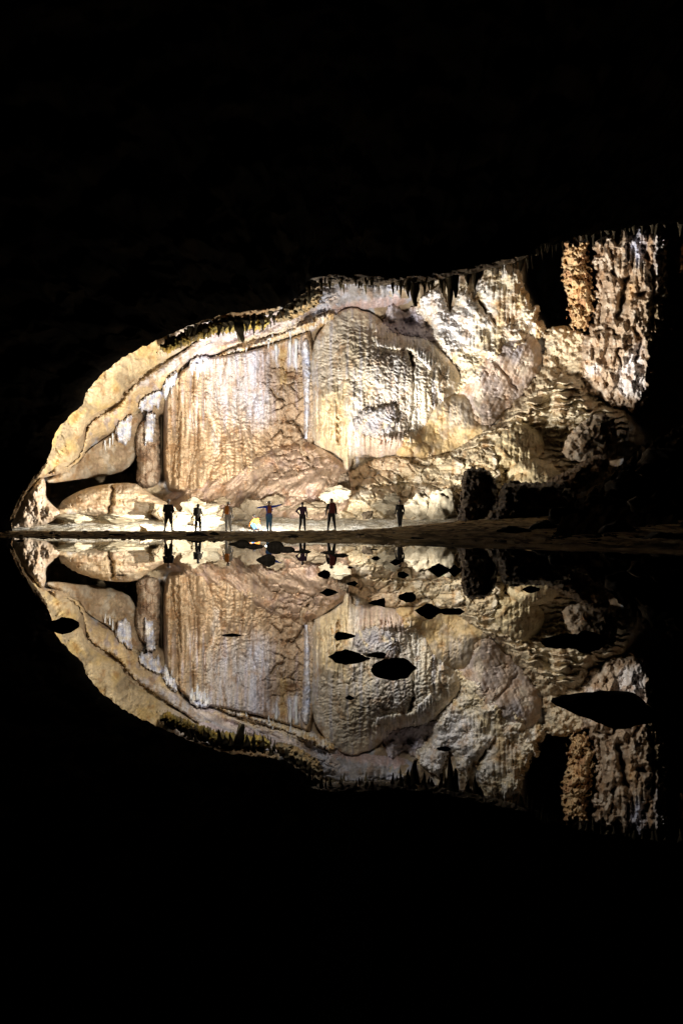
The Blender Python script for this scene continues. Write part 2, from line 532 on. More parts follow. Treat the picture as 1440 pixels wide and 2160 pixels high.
# ------------------------------------------------------------------ back wall (deep behind the formations)
CTRL = np.array([(60, 1000, 44), (100, 900, 45.5), (180, 820, 46), (250, 755, 46.5), (340, 705, 47), (430, 672, 48), (170, 930, 49.5), (110, 985, 48), (250, 850, 52), (300, 800, 52.5), (360, 745, 53), (310, 850, 57), (400, 735, 54), (420, 780, 59),
    (560, 690, 56.5), (480, 720, 57), (480, 660, 52), (600, 640, 53), (500, 850, 60), (350, 900, 59.3), (350, 1000, 58.5), (620, 760, 60.3), (620, 900, 60), (690, 640, 58), (760, 610, 55), (850, 610, 56.5), (745, 665, 61.5), (700, 720, 59.8), (760, 800, 58.2), (740, 970, 58.4),
    (900, 740, 60.3), (880, 850, 59), (860, 665, 65), (900, 680, 64), (1000, 680, 62.3), (1060, 570, 63), (920, 620, 62), (1100, 650, 62.5), (1070, 780, 60.5), (960, 800, 61), (940, 900, 58.2), (1180, 740, 62), (1150, 880, 58), (1220, 880, 58), (1260, 820, 60), (1050, 960, 53.5), (1000, 1050, 49.5),
    (850, 1000, 55.5), (800, 1080, 49), (900, 1090, 47.5), (600, 940, 59.3), (500, 1040, 54.5), (500, 1090, 49.5), (650, 1050, 54), (650, 1095, 48.8), (240, 1050, 60), (240, 1100, 50), (120, 1090, 47), (200, 950, 57.5), (270, 960, 58.5), (1300, 600, 59), (1300, 800, 57), (1420, 700, 67), (1440, 560, 65), (1430, 850, 66), (1480, 700, 69), (1250, 560, 61), (1150, 1050, 48), (1300, 950, 50)], float)


def macro(X, Y):
    num = 0; den = 0
    for cx, cy, d in CTRL:
        w = 1.0 / ((X - cx) ** 2 + (Y - cy) ** 2 + 22.0 ** 2) ** 1.7
        num = num + w * d; den = den + w
    return num / den


GDEP[:] = box_blur(macro(GXX, GYY), 6)


def wall_depth(X, Y):
    d = sample(GDEP, X, Y) + 0.9 + 0.5 * fbm(X / 40, Y / 40, 2, 4)
    d = d + 42 * sstep(-18, 18, poly_sd(X, Y, [(1115, 440), (1215, 440), (1210, 690), (1160, 690), (1140, 660), (1112, 600)]))
    d = d + 14 * sstep(-6, 10, poly_sd(X, Y, [(92, 1012), (160, 1004), (225, 996), (268, 985), (288, 965), (292, 1030), (255, 1045), (100, 1075)]))
    d = d + 6 * np.exp(-(line_dist(X, Y, [(341, 880), (341, 1010)]) / 4) ** 2)
    return d


gx_ = np.arange(-60, 1620, 2.4); gy_ = np.arange(420, 1135, 2.4)
X, Y = np.meshgrid(gx_, gy_)
D = wall_depth(X, Y) - 0.4 * coral(X, Y, 20, 4) - 0.15 * coral(X, Y, 8, 5)
V = np.stack([(X - CX) * D / F, D, CAMZ + (HY - Y) * D / F], -1).reshape(-1, 3)
wall = mesh_np('cave_wall', V, grid_quads(*X.shape), palette(X, Y, TAN, BROWN, GREY, 1).reshape(-1, 3), ROCK)
struct(wall, 'lit far wall of the cave hung with flowstone')
W = wall


def part(name, *a, **k):
    lab = k.pop('label', None)
    o = formation(name, *a, parent=W, **k)
    if lab: o['label'] = lab
    return o


# ------------------------------------------------------------------ left overhang
part('rock_soffit', [(60, 1030), (100, 998), (122, 985), (163, 974), (175, 938), (178, 897), (198, 873), (250, 850), (266, 818), (300, 790), (350, 758),
                     (392, 735), (428, 705), (470, 640), (300, 660), (190, 740), (95, 880), (30, 1000)],
     (0.3, 8), 1.2, 40, lambda X, Y: 0.55 * fbm((X + Y) / 50, (Y - X) / 28, 3, 5) + 0.25 * ridged(X + Y, (Y - X) * 1.6, 60, 7) + crack(X, Y, [(268, 815), (272, 790), (270, 770)], 3, 0.8),
     lambda X, Y, d: stain(palette(X, Y, GOLD, (0.55, 0.46, 0.30), (0.36, 0.30, 0.20), 5, 50), X, Y, [(350, 690), (470, 640), (440, 720), (340, 760)], (0.50, 0.46, 0.42), 18),
     mat=SMOOTHROCK, label='golden sloping underside of the left overhang')
part('rock_band', [(98, 1003), (130, 990), (165, 980), (184, 947), (207, 924), (247, 907), (292, 862), (337, 828), (374, 790), (407, 768), (442, 755), (470, 735), (452, 715),
                   (428, 712), (385, 742), (302, 797), (268, 828), (252, 858), (200, 882), (184, 902), (178, 942), (160, 976)],
     (0.2, 5), 0.9, 14, lambda X, Y: 0.2 * fbm(X / 20, Y / 20, 6, 4) + 0.25 * coral(X, Y, 10, 2) * np.exp(-(line_dist(X, Y, [(100, 998), (160, 976), (178, 930), (190, 885), (252, 855), (270, 815)]) / 6) ** 2) + 0.18 * flute(X + 1.2 * Y, Y, 9, 4) * sstep(300, 380, X),
     lambda X, Y, d: stain(palette(X, Y, (0.60, 0.47, 0.27), (0.52, 0.42, 0.28), (0.44, 0.38, 0.34), 7, 30), X, Y, [(280, 820), (350, 760), (420, 715), (460, 725), (400, 765), (330, 800)], BLUEG, 8, 0.75),
     jag=2.0, jagl=7, label='tan ledge running up under the left overhang')
part('rock_face', [(98, 1012), (165, 980), (186, 948), (250, 908), (292, 865), (308, 880), (297, 920), (290, 960), (268, 992), (225, 1004), (160, 1012), (104, 1020)],
     (0.3, 6), 1.2, 36, lambda X, Y: 0.22 * fbm(X / 30, Y / 30, 11, 5),
     lambda X, Y, d: palette(X, Y, (0.36, 0.28, 0.18), (0.30, 0.225, 0.15), (0.40, 0.35, 0.27), 9, 30), mat=SMOOTHROCK, label='smooth brown face above the black hollow')
part('rock_pillar', [(287, 915), (296, 888), (330, 880), (338, 900), (336, 960), (341, 1000), (332, 1026), (304, 1032), (285, 1018), (292, 985), (286, 945)],
     (0.0, 5), 1.5, 16, lambda X, Y: 0.35 * blocks(X, Y * 0.7, 26, 5) + 0.15 * flute(X, Y, 7, 3) + 0.1 * coral(X, Y, 8, 4),
     lambda X, Y, d: palette(X, Y, (0.33, 0.24, 0.165), (0.40, 0.33, 0.25), (0.22, 0.15, 0.10), 12, 22), jag=2, label='blocky brown pillar between two black clefts')

# ------------------------------------------------------------------ pale soffits above the central wall
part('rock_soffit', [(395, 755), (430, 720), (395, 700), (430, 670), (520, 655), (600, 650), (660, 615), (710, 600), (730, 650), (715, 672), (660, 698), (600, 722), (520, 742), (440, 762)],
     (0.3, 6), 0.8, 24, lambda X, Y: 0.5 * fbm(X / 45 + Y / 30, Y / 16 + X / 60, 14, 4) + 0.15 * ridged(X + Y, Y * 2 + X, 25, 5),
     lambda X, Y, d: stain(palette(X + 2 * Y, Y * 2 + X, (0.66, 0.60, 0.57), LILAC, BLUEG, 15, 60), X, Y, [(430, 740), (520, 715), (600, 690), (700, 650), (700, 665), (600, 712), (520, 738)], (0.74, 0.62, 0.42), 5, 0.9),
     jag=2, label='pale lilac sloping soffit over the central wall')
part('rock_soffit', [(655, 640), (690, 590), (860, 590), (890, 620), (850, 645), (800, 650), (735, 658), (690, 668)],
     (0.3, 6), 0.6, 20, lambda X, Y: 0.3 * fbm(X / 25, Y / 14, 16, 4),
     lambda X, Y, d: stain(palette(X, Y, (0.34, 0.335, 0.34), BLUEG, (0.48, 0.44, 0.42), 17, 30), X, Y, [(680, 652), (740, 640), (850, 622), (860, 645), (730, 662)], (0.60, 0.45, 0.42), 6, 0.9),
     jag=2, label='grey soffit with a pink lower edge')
part('coral_crust', [(440, 758), (480, 738), (540, 722), (600, 700), (660, 672), (700, 655), (712, 668), (690, 684), (650, 700), (600, 716), (540, 738), (480, 752)],
     (0.1, 4), 0.5, 8, lambda X, Y: 0.45 * coral(X, Y, 7, 6) + 0.2 * flute(X, Y, 5, 6), lambda X, Y, d: palette(X, Y, (0.74, 0.63, 0.42), WHITE, (0.62, 0.44, 0.22), 18, 14), jag=4, jagl=5, jag_v=12, label='crusty cream band under the soffit')

# ------------------------------------------------------------------ central wall panel
blk_poly = [(560, 770), (600, 740), (640, 800), (655, 930), (600, 960), (560, 930), (575, 850)]


def panel_style(X, Y):
    sc = scallop(X, Y, 22, 8.5, 31) * 0.30 + scallop(X, Y, 50, 27, 35) * 0.26
    fl = flute(X, Y, 34, 33, 0.9) * 1.2 + flute(X, Y, 11, 34) * 0.2 + drapes(X, Y, 13, 62, 194) * 0.55 + drapes(X, Y, 26, 120, 196) * 0.5
    left = sstep(455, 430, X)
    m = sstep(-12, 12, poly_sd(X, Y, blk_poly))
    streak = np.exp(-((X - 605) / 45) ** 2) * sstep(840, 740, Y)
    d = fl * lerp(0.55, 1.0, left) + sc * lerp(1, 0.6, left) * (1 - 0.7 * streak) + streak * flute(X, Y, 7, 36) * 0.4
    d = lerp(d, 0.9 * blocks(X, Y, 27, 37, 0.05) + 0.25 * scallop(X, Y, 14, 9, 38) + 0.5 * fbm(X / 40, Y / 40, 39, 3) - 0.3, m * 0.85)
    d = d + crack(X, Y, [(573, 822), (585, 835), (600, 848)], 3.0, 1.2) + crack(X, Y, [(610, 885), (625, 895), (640, 920)], 3, 1.0) + crack(X, Y, [(374, 1005), (377, 950), (380, 870)], 2.5, 0.9)
    return d + 0.35 * fbm(X / 70, Y / 90, 40, 3)


def panel_col(X, Y, d):
    c = palette(X, Y, (0.47, 0.365, 0.24), (0.54, 0.46, 0.345), (0.41, 0.295, 0.18), 41, 40, 0.55)
    c = stain(c, X, Y, [(440, 745), (560, 735), (565, 880), (520, 900), (440, 860)], (0.44, 0.45, 0.49), 30, 0.85)
    c = stain(c, X, Y, [(520, 740), (575, 735), (570, 900), (530, 920)], BLUEW, 14, 0.55)
    c = mixc(c, (0.50, 0.50, 0.60), 0.6 * sstep(0.15, 0.6, fbm(X / 9, Y / 160, 191, 3)) * sstep(960, 880, Y))
    c = mixc(c, (0.40, 0.27, 0.17), 0.5 * sstep(0.2, 0.6, fbm(X / 7 + 40, Y / 140, 192, 3)))
    c = stain(c, X, Y, blk_poly, (0.36, 0.27, 0.19), 20, 0.75)
    c = stain(c, X, Y, [(586, 735), (604, 735), (602, 815), (590, 810)], (0.58, 0.44, 0.22), 4, 1)
    c = stain(c, X, Y, [(575, 735), (588, 735), (585, 775), (578, 765)], BLUEW, 4, 1)
    c = stain(c, X, Y, [(607, 730), (630, 722), (626, 780), (612, 770)], BLUEW, 5, 0.8)
    c = stain(c, X, Y, [(448, 880), (456, 905), (466, 955), (450, 962), (446, 920)], WHITE, 4, 0.9)
    c = stain(c, X, Y, [(340, 1050), (345, 920), (480, 900), (640, 880), (640, 990), (480, 1030)], (0.43, 0.31, 0.19), 35, 0.6)
    c = stain(c, X, Y, [(345, 830), (380, 800), (385, 1030), (345, 1010)], (0.46, 0.34, 0.20), 14, 0.6)
    return c


part('flowstone_wall', [(345, 1030), (345, 870), (352, 825), (374, 785), (407, 762), (442, 752), (520, 738), (600, 714), (670, 690), (670, 960), (620, 975), (560, 985), (500, 1020), (385, 1045)],
     (0.5, 8), 0.9, 24, panel_style, panel_col, label='rippled tan and blue-grey flowstone wall left of the great dome')
part('flowstone_column', [(635, 718), (652, 712), (656, 760), (654, 850), (651, 926), (640, 926), (641, 850), (637, 780)],
     (0.1, 4), 0.8, 8, lambda X, Y: 0.2 * scallop(X, Y, 9, 10, 42) + 0.15 * flute(X, Y, 4, 43), lambda X, Y, d: palette(X, Y, BLUEW, (0.72, 0.74, 0.80), (0.55, 0.55, 0.58), 44, 20), jag=1.5, label='narrow blue-white runnel down the centre of the wall')

# ------------------------------------------------------------------ great dome
def dome_style(X, Y):
    up = sstep(850, 780, Y + 20 * perlin(X / 30, Y / 60, 50))
    right = sstep(880, 905, X)
    low = 1 - up
    d = up * (0.20 * scallop(X, Y, 26, 8.5, 51) + 0.16 * scallop(X, Y, 50, 27, 52) + 0.18 * flute(X, Y, 15, 190))
    organ = 0.4 * flute(X, Y, 11, 53, 0.4) + 0.6 * drapes(X, Y, 12, 55, 198) + 0.5 * flute(X, Y, 34, 54, 0.5) + 0.45 * scallop(X, Y, 26, 36, 55)
    d = d + low * lerp(organ, 0.3 * scallop(X, Y, 14, 10, 56) + 0.25 * flute(X, Y, 10, 57), sstep(745, 775, X) * sstep(925, 905, Y))
    d = d + right * 0.25 * ridged(X + Y * 0.5, Y * 0.6 - X * 0.3, 24, 58)
    rough = sstep(-15, 15, poly_sd(X, Y, [(790, 735), (860, 740), (870, 850), (845, 920), (820, 850), (780, 800)]))
    d = lerp(d, 0.24 * scallop(X, Y, 14, 10, 59) + 0.18 * coral(X, Y, 12, 60) + 0.3 * drapes(X, Y, 16, 50, 199), rough * 0.9)
    d = d + crack(X, Y, [(716, 985), (714, 930), (712, 880)], 2.5, 1.0) + crack(X, Y, [(860, 738), (866, 752), (872, 772)], 4, 2.0) + crack(X, Y, [(872, 772), (872, 860), (858, 930)], 2.5, 0.6)
    return d + 0.3 * fbm(X / 60, Y / 90, 61, 3)


def dome_col(X, Y, d):
    c = palette(X, Y, (0.64, 0.57, 0.42), (0.56, 0.50, 0.39), (0.70, 0.67, 0.60), 62, 40, 0.5)
    c = stain(c, X, Y, [(655, 700), (720, 655), (745, 665), (720, 750), (700, 830), (655, 800)], (0.50, 0.48, 0.44), 20, 0.6)
    c = mixc(c, (0.52, 0.52, 0.58), 0.6 * sstep(0.2, 0.6, fbm(X / 9, Y / 150, 193, 3)))
    c = stain(c, X, Y, [(665, 850), (735, 800), (745, 985), (665, 935)], (0.66, 0.54, 0.30), 14, 0.7)
    c = stain(c, X, Y, [(735, 780), (760, 780), (758, 960), (735, 960)], WHITE, 8, 0.5)
    c = stain(c, X, Y, [(790, 740), (865, 745), (870, 850), (850, 930), (790, 850)], (0.44, 0.40, 0.36), 16, 0.65)
    c = stain(c, X, Y, [(830, 745), (840, 745), (838, 820), (830, 815)], WHITE, 4, 0.9)
    c = stain(c, X, Y, [(755, 925), (855, 910), (850, 965), (760, 965)], (0.50, 0.37, 0.30), 10, 0.7)
    c = stain(c, X, Y, [(862, 850), (880, 760), (900, 760), (885, 930), (865, 930)], (0.60, 0.58, 0.50), 6, 0.8)
    return c


part('flowstone_dome', [(660, 935), (655, 850), (652, 765), (664, 715), (688, 680), (718, 656), (745, 648), (790, 664), (815, 685), (850, 700), (905, 715), (950, 758), (978, 800), (962, 832), (930, 872),
                        (902, 912), (888, 952), (850, 958), (775, 967), (744, 962), (739, 992), (727, 992), (720, 965), (668, 940)],
     (0.1, 12), 2.7, 110, dome_style, dome_col, power=0.65, jag=2, jagl=22, step=1.6, label='great bulging cream flowstone dome with organ pipe folds')
part('flowstone_curtain', [(780, 700), (795, 675), (850, 692), (895, 708), (925, 745), (912, 790), (890, 770), (868, 742), (830, 740), (795, 733), (784, 720)],
     (0.3, 6), 0.5, 12, lambda X, Y: 0.35 * flute(X, Y, 6, 63) + 0.1 * scallop(X, Y, 12, 14, 64), lambda X, Y, d: palette(X, Y, WHITE, (0.74, 0.68, 0.52), None, 65, 20, 0.5), jag=3, jagl=5, jag_v=15, label='white fringed curtain on the shoulder of the dome')
part('flowstone_lump', [(742, 885), (768, 855), (800, 858), (832, 845), (843, 872), (838, 905), (800, 925), (762, 920), (745, 905)],
     (0.2, 5), 0.8, 26, lambda X, Y: 0.28 * scallop(X, Y, 13, 10, 66) + 0.15 * coral(X, Y, 9, 67), lambda X, Y, d: palette(X, Y, (0.46, 0.44, 0.42), (0.36, 0.35, 0.37), CREAM, 68, 24), jag=4, label='grey lump low on the dome')
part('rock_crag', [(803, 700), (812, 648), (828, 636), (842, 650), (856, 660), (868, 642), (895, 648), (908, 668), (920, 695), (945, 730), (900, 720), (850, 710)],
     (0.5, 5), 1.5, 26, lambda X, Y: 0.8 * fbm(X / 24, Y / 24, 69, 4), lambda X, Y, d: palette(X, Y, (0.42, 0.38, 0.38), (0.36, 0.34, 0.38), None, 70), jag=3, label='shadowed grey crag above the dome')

# ------------------------------------------------------------------ white crust wall right of the dome
def crust_style(X, Y):
    d = 0.45 * coral(X, Y, 15, 71) + 0.35 * coral(X, Y, 34, 72) + 0.25 * scallop(X, Y, 20, 13, 73)
    fl = sstep(-14, 10, poly_sd(X, Y, [(1030, 570), (1095, 580), (1100, 660), (1070, 690), (1020, 680), (1010, 640)]))
    fl = np.maximum(fl, sstep(-10, 10, poly_sd(X, Y, [(975, 690), (1050, 690), (1040, 740), (980, 730)])))
    d = lerp(d, 0.9 * drapes(X, Y, 9, 45, 74) + 0.3 * coral(X, Y, 24, 75), fl * 0.8)
    d = d + crack(X, Y, [(1005, 620), (1018, 650), (1045, 680)], 4, 1.0)
    return d + 0.7 * fbm(X / 55, Y / 55, 76, 3)


def crust_col(X, Y, d):
    c = palette(X, Y, (0.76, 0.73, 0.66), (0.66, 0.60, 0.46), (0.60, 0.49, 0.30), 77, 36)
    c = stain(c, X, Y, [(880, 620), (940, 600), (960, 660), (1000, 610), (1000, 720), (960, 740), (920, 700), (900, 660)], (0.82, 0.82, 0.83), 14, 0.9)
    c = stain(c, X, Y, [(1040, 640), (1090, 600), (1090, 650), (1110, 680), (1040, 690)], (0.60, 0.46, 0.29), 12, 0.7)
    c = stain(c, X, Y, [(1120, 700), (1040, 740), (1000, 800), (960, 830), (950, 780), (1000, 720)], (0.62, 0.54, 0.36), 16, 0.7)
    return c


part('calcite_crust', [(868, 655), (885, 628), (912, 610), (930, 598), (940, 640), (950, 660), (960, 628), (968, 605), (976, 612), (985, 585), (990, 612), (1000, 638), (1008, 605), (1018, 580), (1028, 563),
                       (1042, 560), (1050, 572), (1060, 548), (1075, 562), (1100, 570), (1104, 610), (1118, 620), (1119, 648), (1134, 640), (1138, 660), (1130, 672), (1152, 685), (1150, 705), (1125, 725), (1090, 740),
                       (1055, 790), (1005, 835), (950, 840), (975, 790), (948, 755), (912, 718), (902, 680)],
     (0.5, 6), 1.4, 40, crust_style, crust_col, jag=4, jagl=7, smooth_it=1, label='bright white calcite crust rising to ragged pinnacles')

# ------------------------------------------------------------------ smooth mounds right of the dome
part('flowstone_mound', [(955, 850), (985, 802), (1012, 767), (1055, 735), (1085, 710), (1120, 702), (1138, 725), (1145, 762), (1130, 795), (1092, 845), (1045, 885), (1030, 905), (985, 925), (955, 895)],
     (0.1, 8), 1.1, 60, lambda X, Y: 0.14 * flute(X + 0.5 * Y, Y, 12, 80) + 0.35 * fbm(X / 60, Y / 80, 81, 3) + crack(X, Y, [(1040, 760), (1075, 800), (1090, 825)], 3, 0.5),
     lambda X, Y, d: stain(palette(X, Y, (0.48, 0.38, 0.29), (0.41, 0.35, 0.31), (0.57, 0.49, 0.38), 83, 40, 0.3), X, Y, [(1060, 725), (1110, 705), (1120, 740), (1080, 760)], (0.38, 0.37, 0.40), 14, 0.8),
     vein=0.3, micro=0.05, jag=5, jagl=22, mat=SMOOTHROCK, label='smooth pinkish grey flowstone mound')
part('flowstone_mound', [(845, 968), (882, 918), (904, 872), (925, 846), (950, 832), (985, 832), (1000, 858), (1004, 890), (1040, 895), (1000, 935), (950, 960), (895, 972)],
     (0.3, 8), 1.5, 60, lambda X, Y: 0.22 * fbm(X / 26, Y / 40, 85, 4) + 0.12 * flute(X, Y, 16, 84),
     lambda X, Y, d: stain(palette(X, Y, OCHRE, (0.54, 0.43, 0.25), (0.46, 0.38, 0.26), 86, 30), X, Y, [(930, 850), (990, 840), (1000, 900), (950, 900)], GREY, 14, 0.6), mat=SMOOTHROCK, label='smooth ochre flowstone mound beside the dome')
for i, (x, y, rx, ry) in enumerate([(868, 935, 24, 26), (855, 955, 22, 16), (890, 950, 22, 18)]):
    part('flowstone_knob', [(x + rx * math.cos(a), y + ry * math.sin(a)) for a in np.linspace(0, 2 * math.pi, 14)[:-1]], (0.2, 5), 0.7, 18,
         lambda X, Y: 0.15 * fbm(X / 16, Y / 16, 87, 4), lambda X, Y, d: palette(X, Y, OCHRE, TAN, None, 88, 20), mat=SMOOTHROCK)

# ------------------------------------------------------------------ right slope
part('rock_slope', [(1045, 900), (1095, 835), (1142, 785), (1150, 725), (1145, 695), (1170, 688), (1235, 690), (1270, 780), (1240, 830), (1310, 880), (1200, 915), (1100, 915)],
     (0.3, 6), 1.0, 40, lambda X, Y: 0.8 * coral(X, Y, 30, 90) + 0.4 * coral(X, Y, 13, 91) + 0.6 * fbm(X / 40, Y / 40, 92, 4),
     lambda X, Y, d: palette(X, Y, (0.52, 0.44, 0.30), (0.46, 0.38, 0.26), (0.56, 0.50, 0.37), 93, 30), jag=6, jagl=14, label='pale lumpy slope below the dark void')


def terrace(X, Y):
    w = Y + 0.28 * (X - 1100) * 0.6 + 10 * fbm(X / 40, Y / 25, 94, 3)
    f = w / 15.0; r = np.floor(f); f = f - r
    return 1.6 * np.where(f < 0.7, f / 0.7, (1 - f) / 0.3) * np.clip(0.6 + 0.8 * perlin(X / 30 + r * 5, r, 95), 0, 1.3) + 0.25 * coral(X, Y, 10, 96)


part('terraced_slope', [(925, 970), (1000, 920), (1060, 885), (1120, 832), (1170, 798), (1225, 792), (1245, 830), (1340, 880), (1300, 970), (1150, 1010), (1000, 1010)],
     (0.3, 8), 0.7, 24, terrace,
     lambda X, Y, d: palette(X, Y, (0.52, 0.45, 0.31), (0.57, 0.51, 0.37), (0.42, 0.34, 0.23), 97, 26), jag=3, label='stepped cream slope cut by dark ledges')
for nm, poly, dd, bl, lab in [
    ('flowstone_mound', [(1030, 995), (1038, 935), (1062, 897), (1105, 888), (1140, 912), (1150, 945), (1132, 975), (1095, 995)], (0.2, 8), 1.6, 'cream dome shaped mound on the right slope'),
    ('flowstone_mound', [(1048, 1030), (1068, 985), (1110, 964), (1150, 970), (1182, 990), (1195, 1025), (1150, 1048), (1080, 1048)], (0.2, 8), 1.6, 'low cream mound behind the dark rocks')]:
    part(nm, poly, dd, bl, 45, lambda X, Y: 0.3 * coral(X, Y, 20, 98) + 0.16 * flute(X, Y, 10, 99) + 0.3 * fbm(X / 30, Y / 30, 100, 3),
         lambda X, Y, d: palette(X, Y, (0.64, 0.56, 0.36), (0.56, 0.47, 0.28), None, 101, 30), label=lab)


def slope_style(X, Y):
    return 0.7 * blocks(X, Y * 1.5, 36, 102, 0.05) + 0.35 * coral(X, Y, 14, 103) + 0.9 * fbm(X / 60, Y / 30, 104, 4) + crack(X, Y, [(740, 1032), (800, 1025), (860, 1018), (930, 1020)], 2.5, 0.8) + crack(X, Y, [(750, 968), (820, 962), (900, 965)], 2.5, 0.8)


part('rubble_slope', [(730, 1000), (780, 970), (850, 958), (930, 962), (1000, 935), (1060, 950), (1075, 1110), (960, 1115), (860, 1112), (760, 1108), (690, 1105), (700, 1050)],
     (0.4, 8), 0.6, 24, slope_style,
     lambda X, Y, d: stain(palette(X, Y, (0.56, 0.49, 0.34), (0.48, 0.40, 0.26), (0.62, 0.57, 0.45), 105, 34), X, Y, [(735, 985), (800, 965), (900, 965), (880, 985), (800, 1010), (740, 1030)], (0.42, 0.31, 0.20), 10, 0.8),
     jag=3, label='pale rubble slope behind the two rightmost people')


def talus_style(X, Y):
    d = 0.8 * fbm((X + 0.9 * Y) / 40, (Y - 0.5 * X) / 110, 106, 5) + 0.35 * ridged((X + 0.9 * Y), (Y - 0.5 * X) * 0.3, 50, 107)
    m = sstep(-10, 10, poly_sd(X, Y, [(560, 960), (600, 940), (650, 935), (690, 975), (660, 1000), (610, 1015), (570, 1010)]))
    return lerp(d, 0.7 * blocks(X, Y * 1.3, 30, 108, 0.035) + 0.4 * fbm(X / 20, Y / 20, 189, 3) + 0.2, m) + crack(X, Y, [(575, 945), (590, 938), (615, 932), (630, 935), (650, 965)], 3, 1.1)


part('talus_mound', [(335, 1052), (385, 1028), (470, 1000), (530, 968), (585, 938), (640, 928), (685, 948), (735, 985), (750, 1030), (735, 1075), (700, 1108), (600, 1112), (450, 1112), (330, 1105)],
     (0.4, 8), 0.9, 45, talus_style,
     lambda X, Y, d: palette(X, Y, (0.39, 0.295, 0.22), (0.44, 0.34, 0.245), (0.34, 0.255, 0.21), 109, 40), mat=SMOOTHROCK, label='smooth pinkish brown mound at the foot of the wall')

# ------------------------------------------------------------------ right hand columns
part('limestone_column', [(1187, 525), (1192, 505), (1206, 514), (1212, 498), (1222, 510), (1232, 498), (1242, 512), (1246, 560), (1252, 600), (1256, 640), (1252, 668), (1242, 695), (1204, 697), (1199, 660), (1194, 620), (1184, 582)],
     60, 1.7, 26, lambda X, Y: 0.9 * coral(X, Y * 1.3, 22, 110) + 0.35 * scallop(X, Y, 16, 14, 111) + 0.4 * fbm(X / 20, Y / 30, 124, 3), lambda X, Y, d: palette(X, Y, (0.46, 0.30, 0.145), (0.50, 0.37, 0.21), (0.36, 0.215, 0.11), 112, 24), jag=9, jagl=11, step=1.5, label='knobbly orange limestone column beside the void')


def mass_style(X, Y):
    up = sstep(650, 560, Y)
    d = 0.45 * coral(X, Y * 0.7, 17, 113) + 0.5 * fbm(X / 34, Y / 50, 114, 4) + 0.2 * coral(X, Y, 8, 115)
    d = lerp(d, 0.3 * flute(X, Y, 12, 116) + 0.9 * drapes(X, Y, 12, 50, 122) + 0.5 * fbm(X / 30, Y / 40, 117, 3) + 0.3 * coral(X, Y, 11, 118), up * 0.8 + 0.12)
    d = d + crack(X, Y, [(1318, 590), (1310, 640), (1303, 670)], 7, 2.2) + crack(X, Y, [(1345, 622), (1365, 618)], 6, 1.5) + crack(X, Y, [(1355, 520), (1362, 545)], 7, 1.8) + crack(X, Y, [(1310, 770), (1300, 740), (1330, 725)], 3, 1) + crack(X, Y, [(1262, 560), (1268, 620), (1262, 680)], 5, 1.6) + crack(X, Y, [(1290, 530), (1292, 580)], 3.5, 1.2) + crack(X, Y, [(1335, 690), (1350, 720), (1340, 760)], 4, 1.2) + crack(X, Y, [(1260, 700), (1280, 690), (1300, 705)], 4, 1.2) + crack(X, Y, [(1375, 560), (1378, 640), (1370, 700)], 5, 1.4) + 0.5 * ridged(X, Y * 0.6, 30, 123)
    return d


def mass_col(X, Y, d):
    c = palette(X, Y, (0.44, 0.345, 0.245), (0.33, 0.25, 0.175), (0.52, 0.45, 0.36), 119, 26)
    c = stain(c, X, Y, [(1335, 480), (1362, 478), (1360, 540), (1345, 560), (1330, 520)], BLUEW, 8, 0.9)
    c = stain(c, X, Y, [(1378, 490), (1402, 490), (1400, 580), (1378, 590)], (0.52, 0.55, 0.60), 8, 0.8)
    c = stain(c, X, Y, [(1362, 480), (1376, 480), (1374, 550), (1364, 550)], (0.40, 0.25, 0.14), 4, 0.9)
    c = stain(c, X, Y, [(1335, 730), (1352, 720), (1362, 820), (1350, 845), (1310, 830), (1300, 790)], (0.78, 0.78, 0.80), 8, 0.85)
    c = stain(c, X, Y, [(1232, 770), (1265, 770), (1265, 792), (1238, 792)], (0.78, 0.76, 0.75), 5, 0.85)
    c = stain(c, X, Y, [(1318, 600), (1345, 590), (1340, 620), (1325, 640)], ORANGE, 8, 0.8)
    c = stain(c, X, Y, [(1360, 640), (1400, 600), (1395, 760), (1365, 740)], (0.22, 0.17, 0.09), 12, 0.8)
    return c


part('limestone_pillar', [(1250, 515), (1258, 500), (1272, 504), (1285, 492), (1300, 494), (1315, 482), (1330, 488), (1345, 476), (1370, 474), (1400, 474), (1408, 500), (1404, 580), (1398, 650), (1390, 730), (1378, 800),
                          (1360, 862), (1330, 868), (1280, 852), (1228, 825), (1218, 785), (1226, 710), (1246, 692), (1260, 625), (1252, 560)],
     57.6, 1.6, 60, mass_style, mass_col, jag=10, jagl=17, gx=-1.5, label='massive fluted limestone pillar at the right with white crystal patches')
part('limestone_column', [(1404, 490), (1440, 478), (1500, 480), (1500, 600), (1440, 590), (1415, 560)], 59, 1.4, 20, lambda X, Y: 0.8 * coral(X, Y, 15, 120) + 0.8 * flute(X, Y, 14, 121),
     lambda X, Y, d: palette(X, Y, (0.50, 0.34, 0.18), (0.34, 0.22, 0.12), None, 122, 20), jag=9, jagl=9, label='broken orange formation at the right edge')

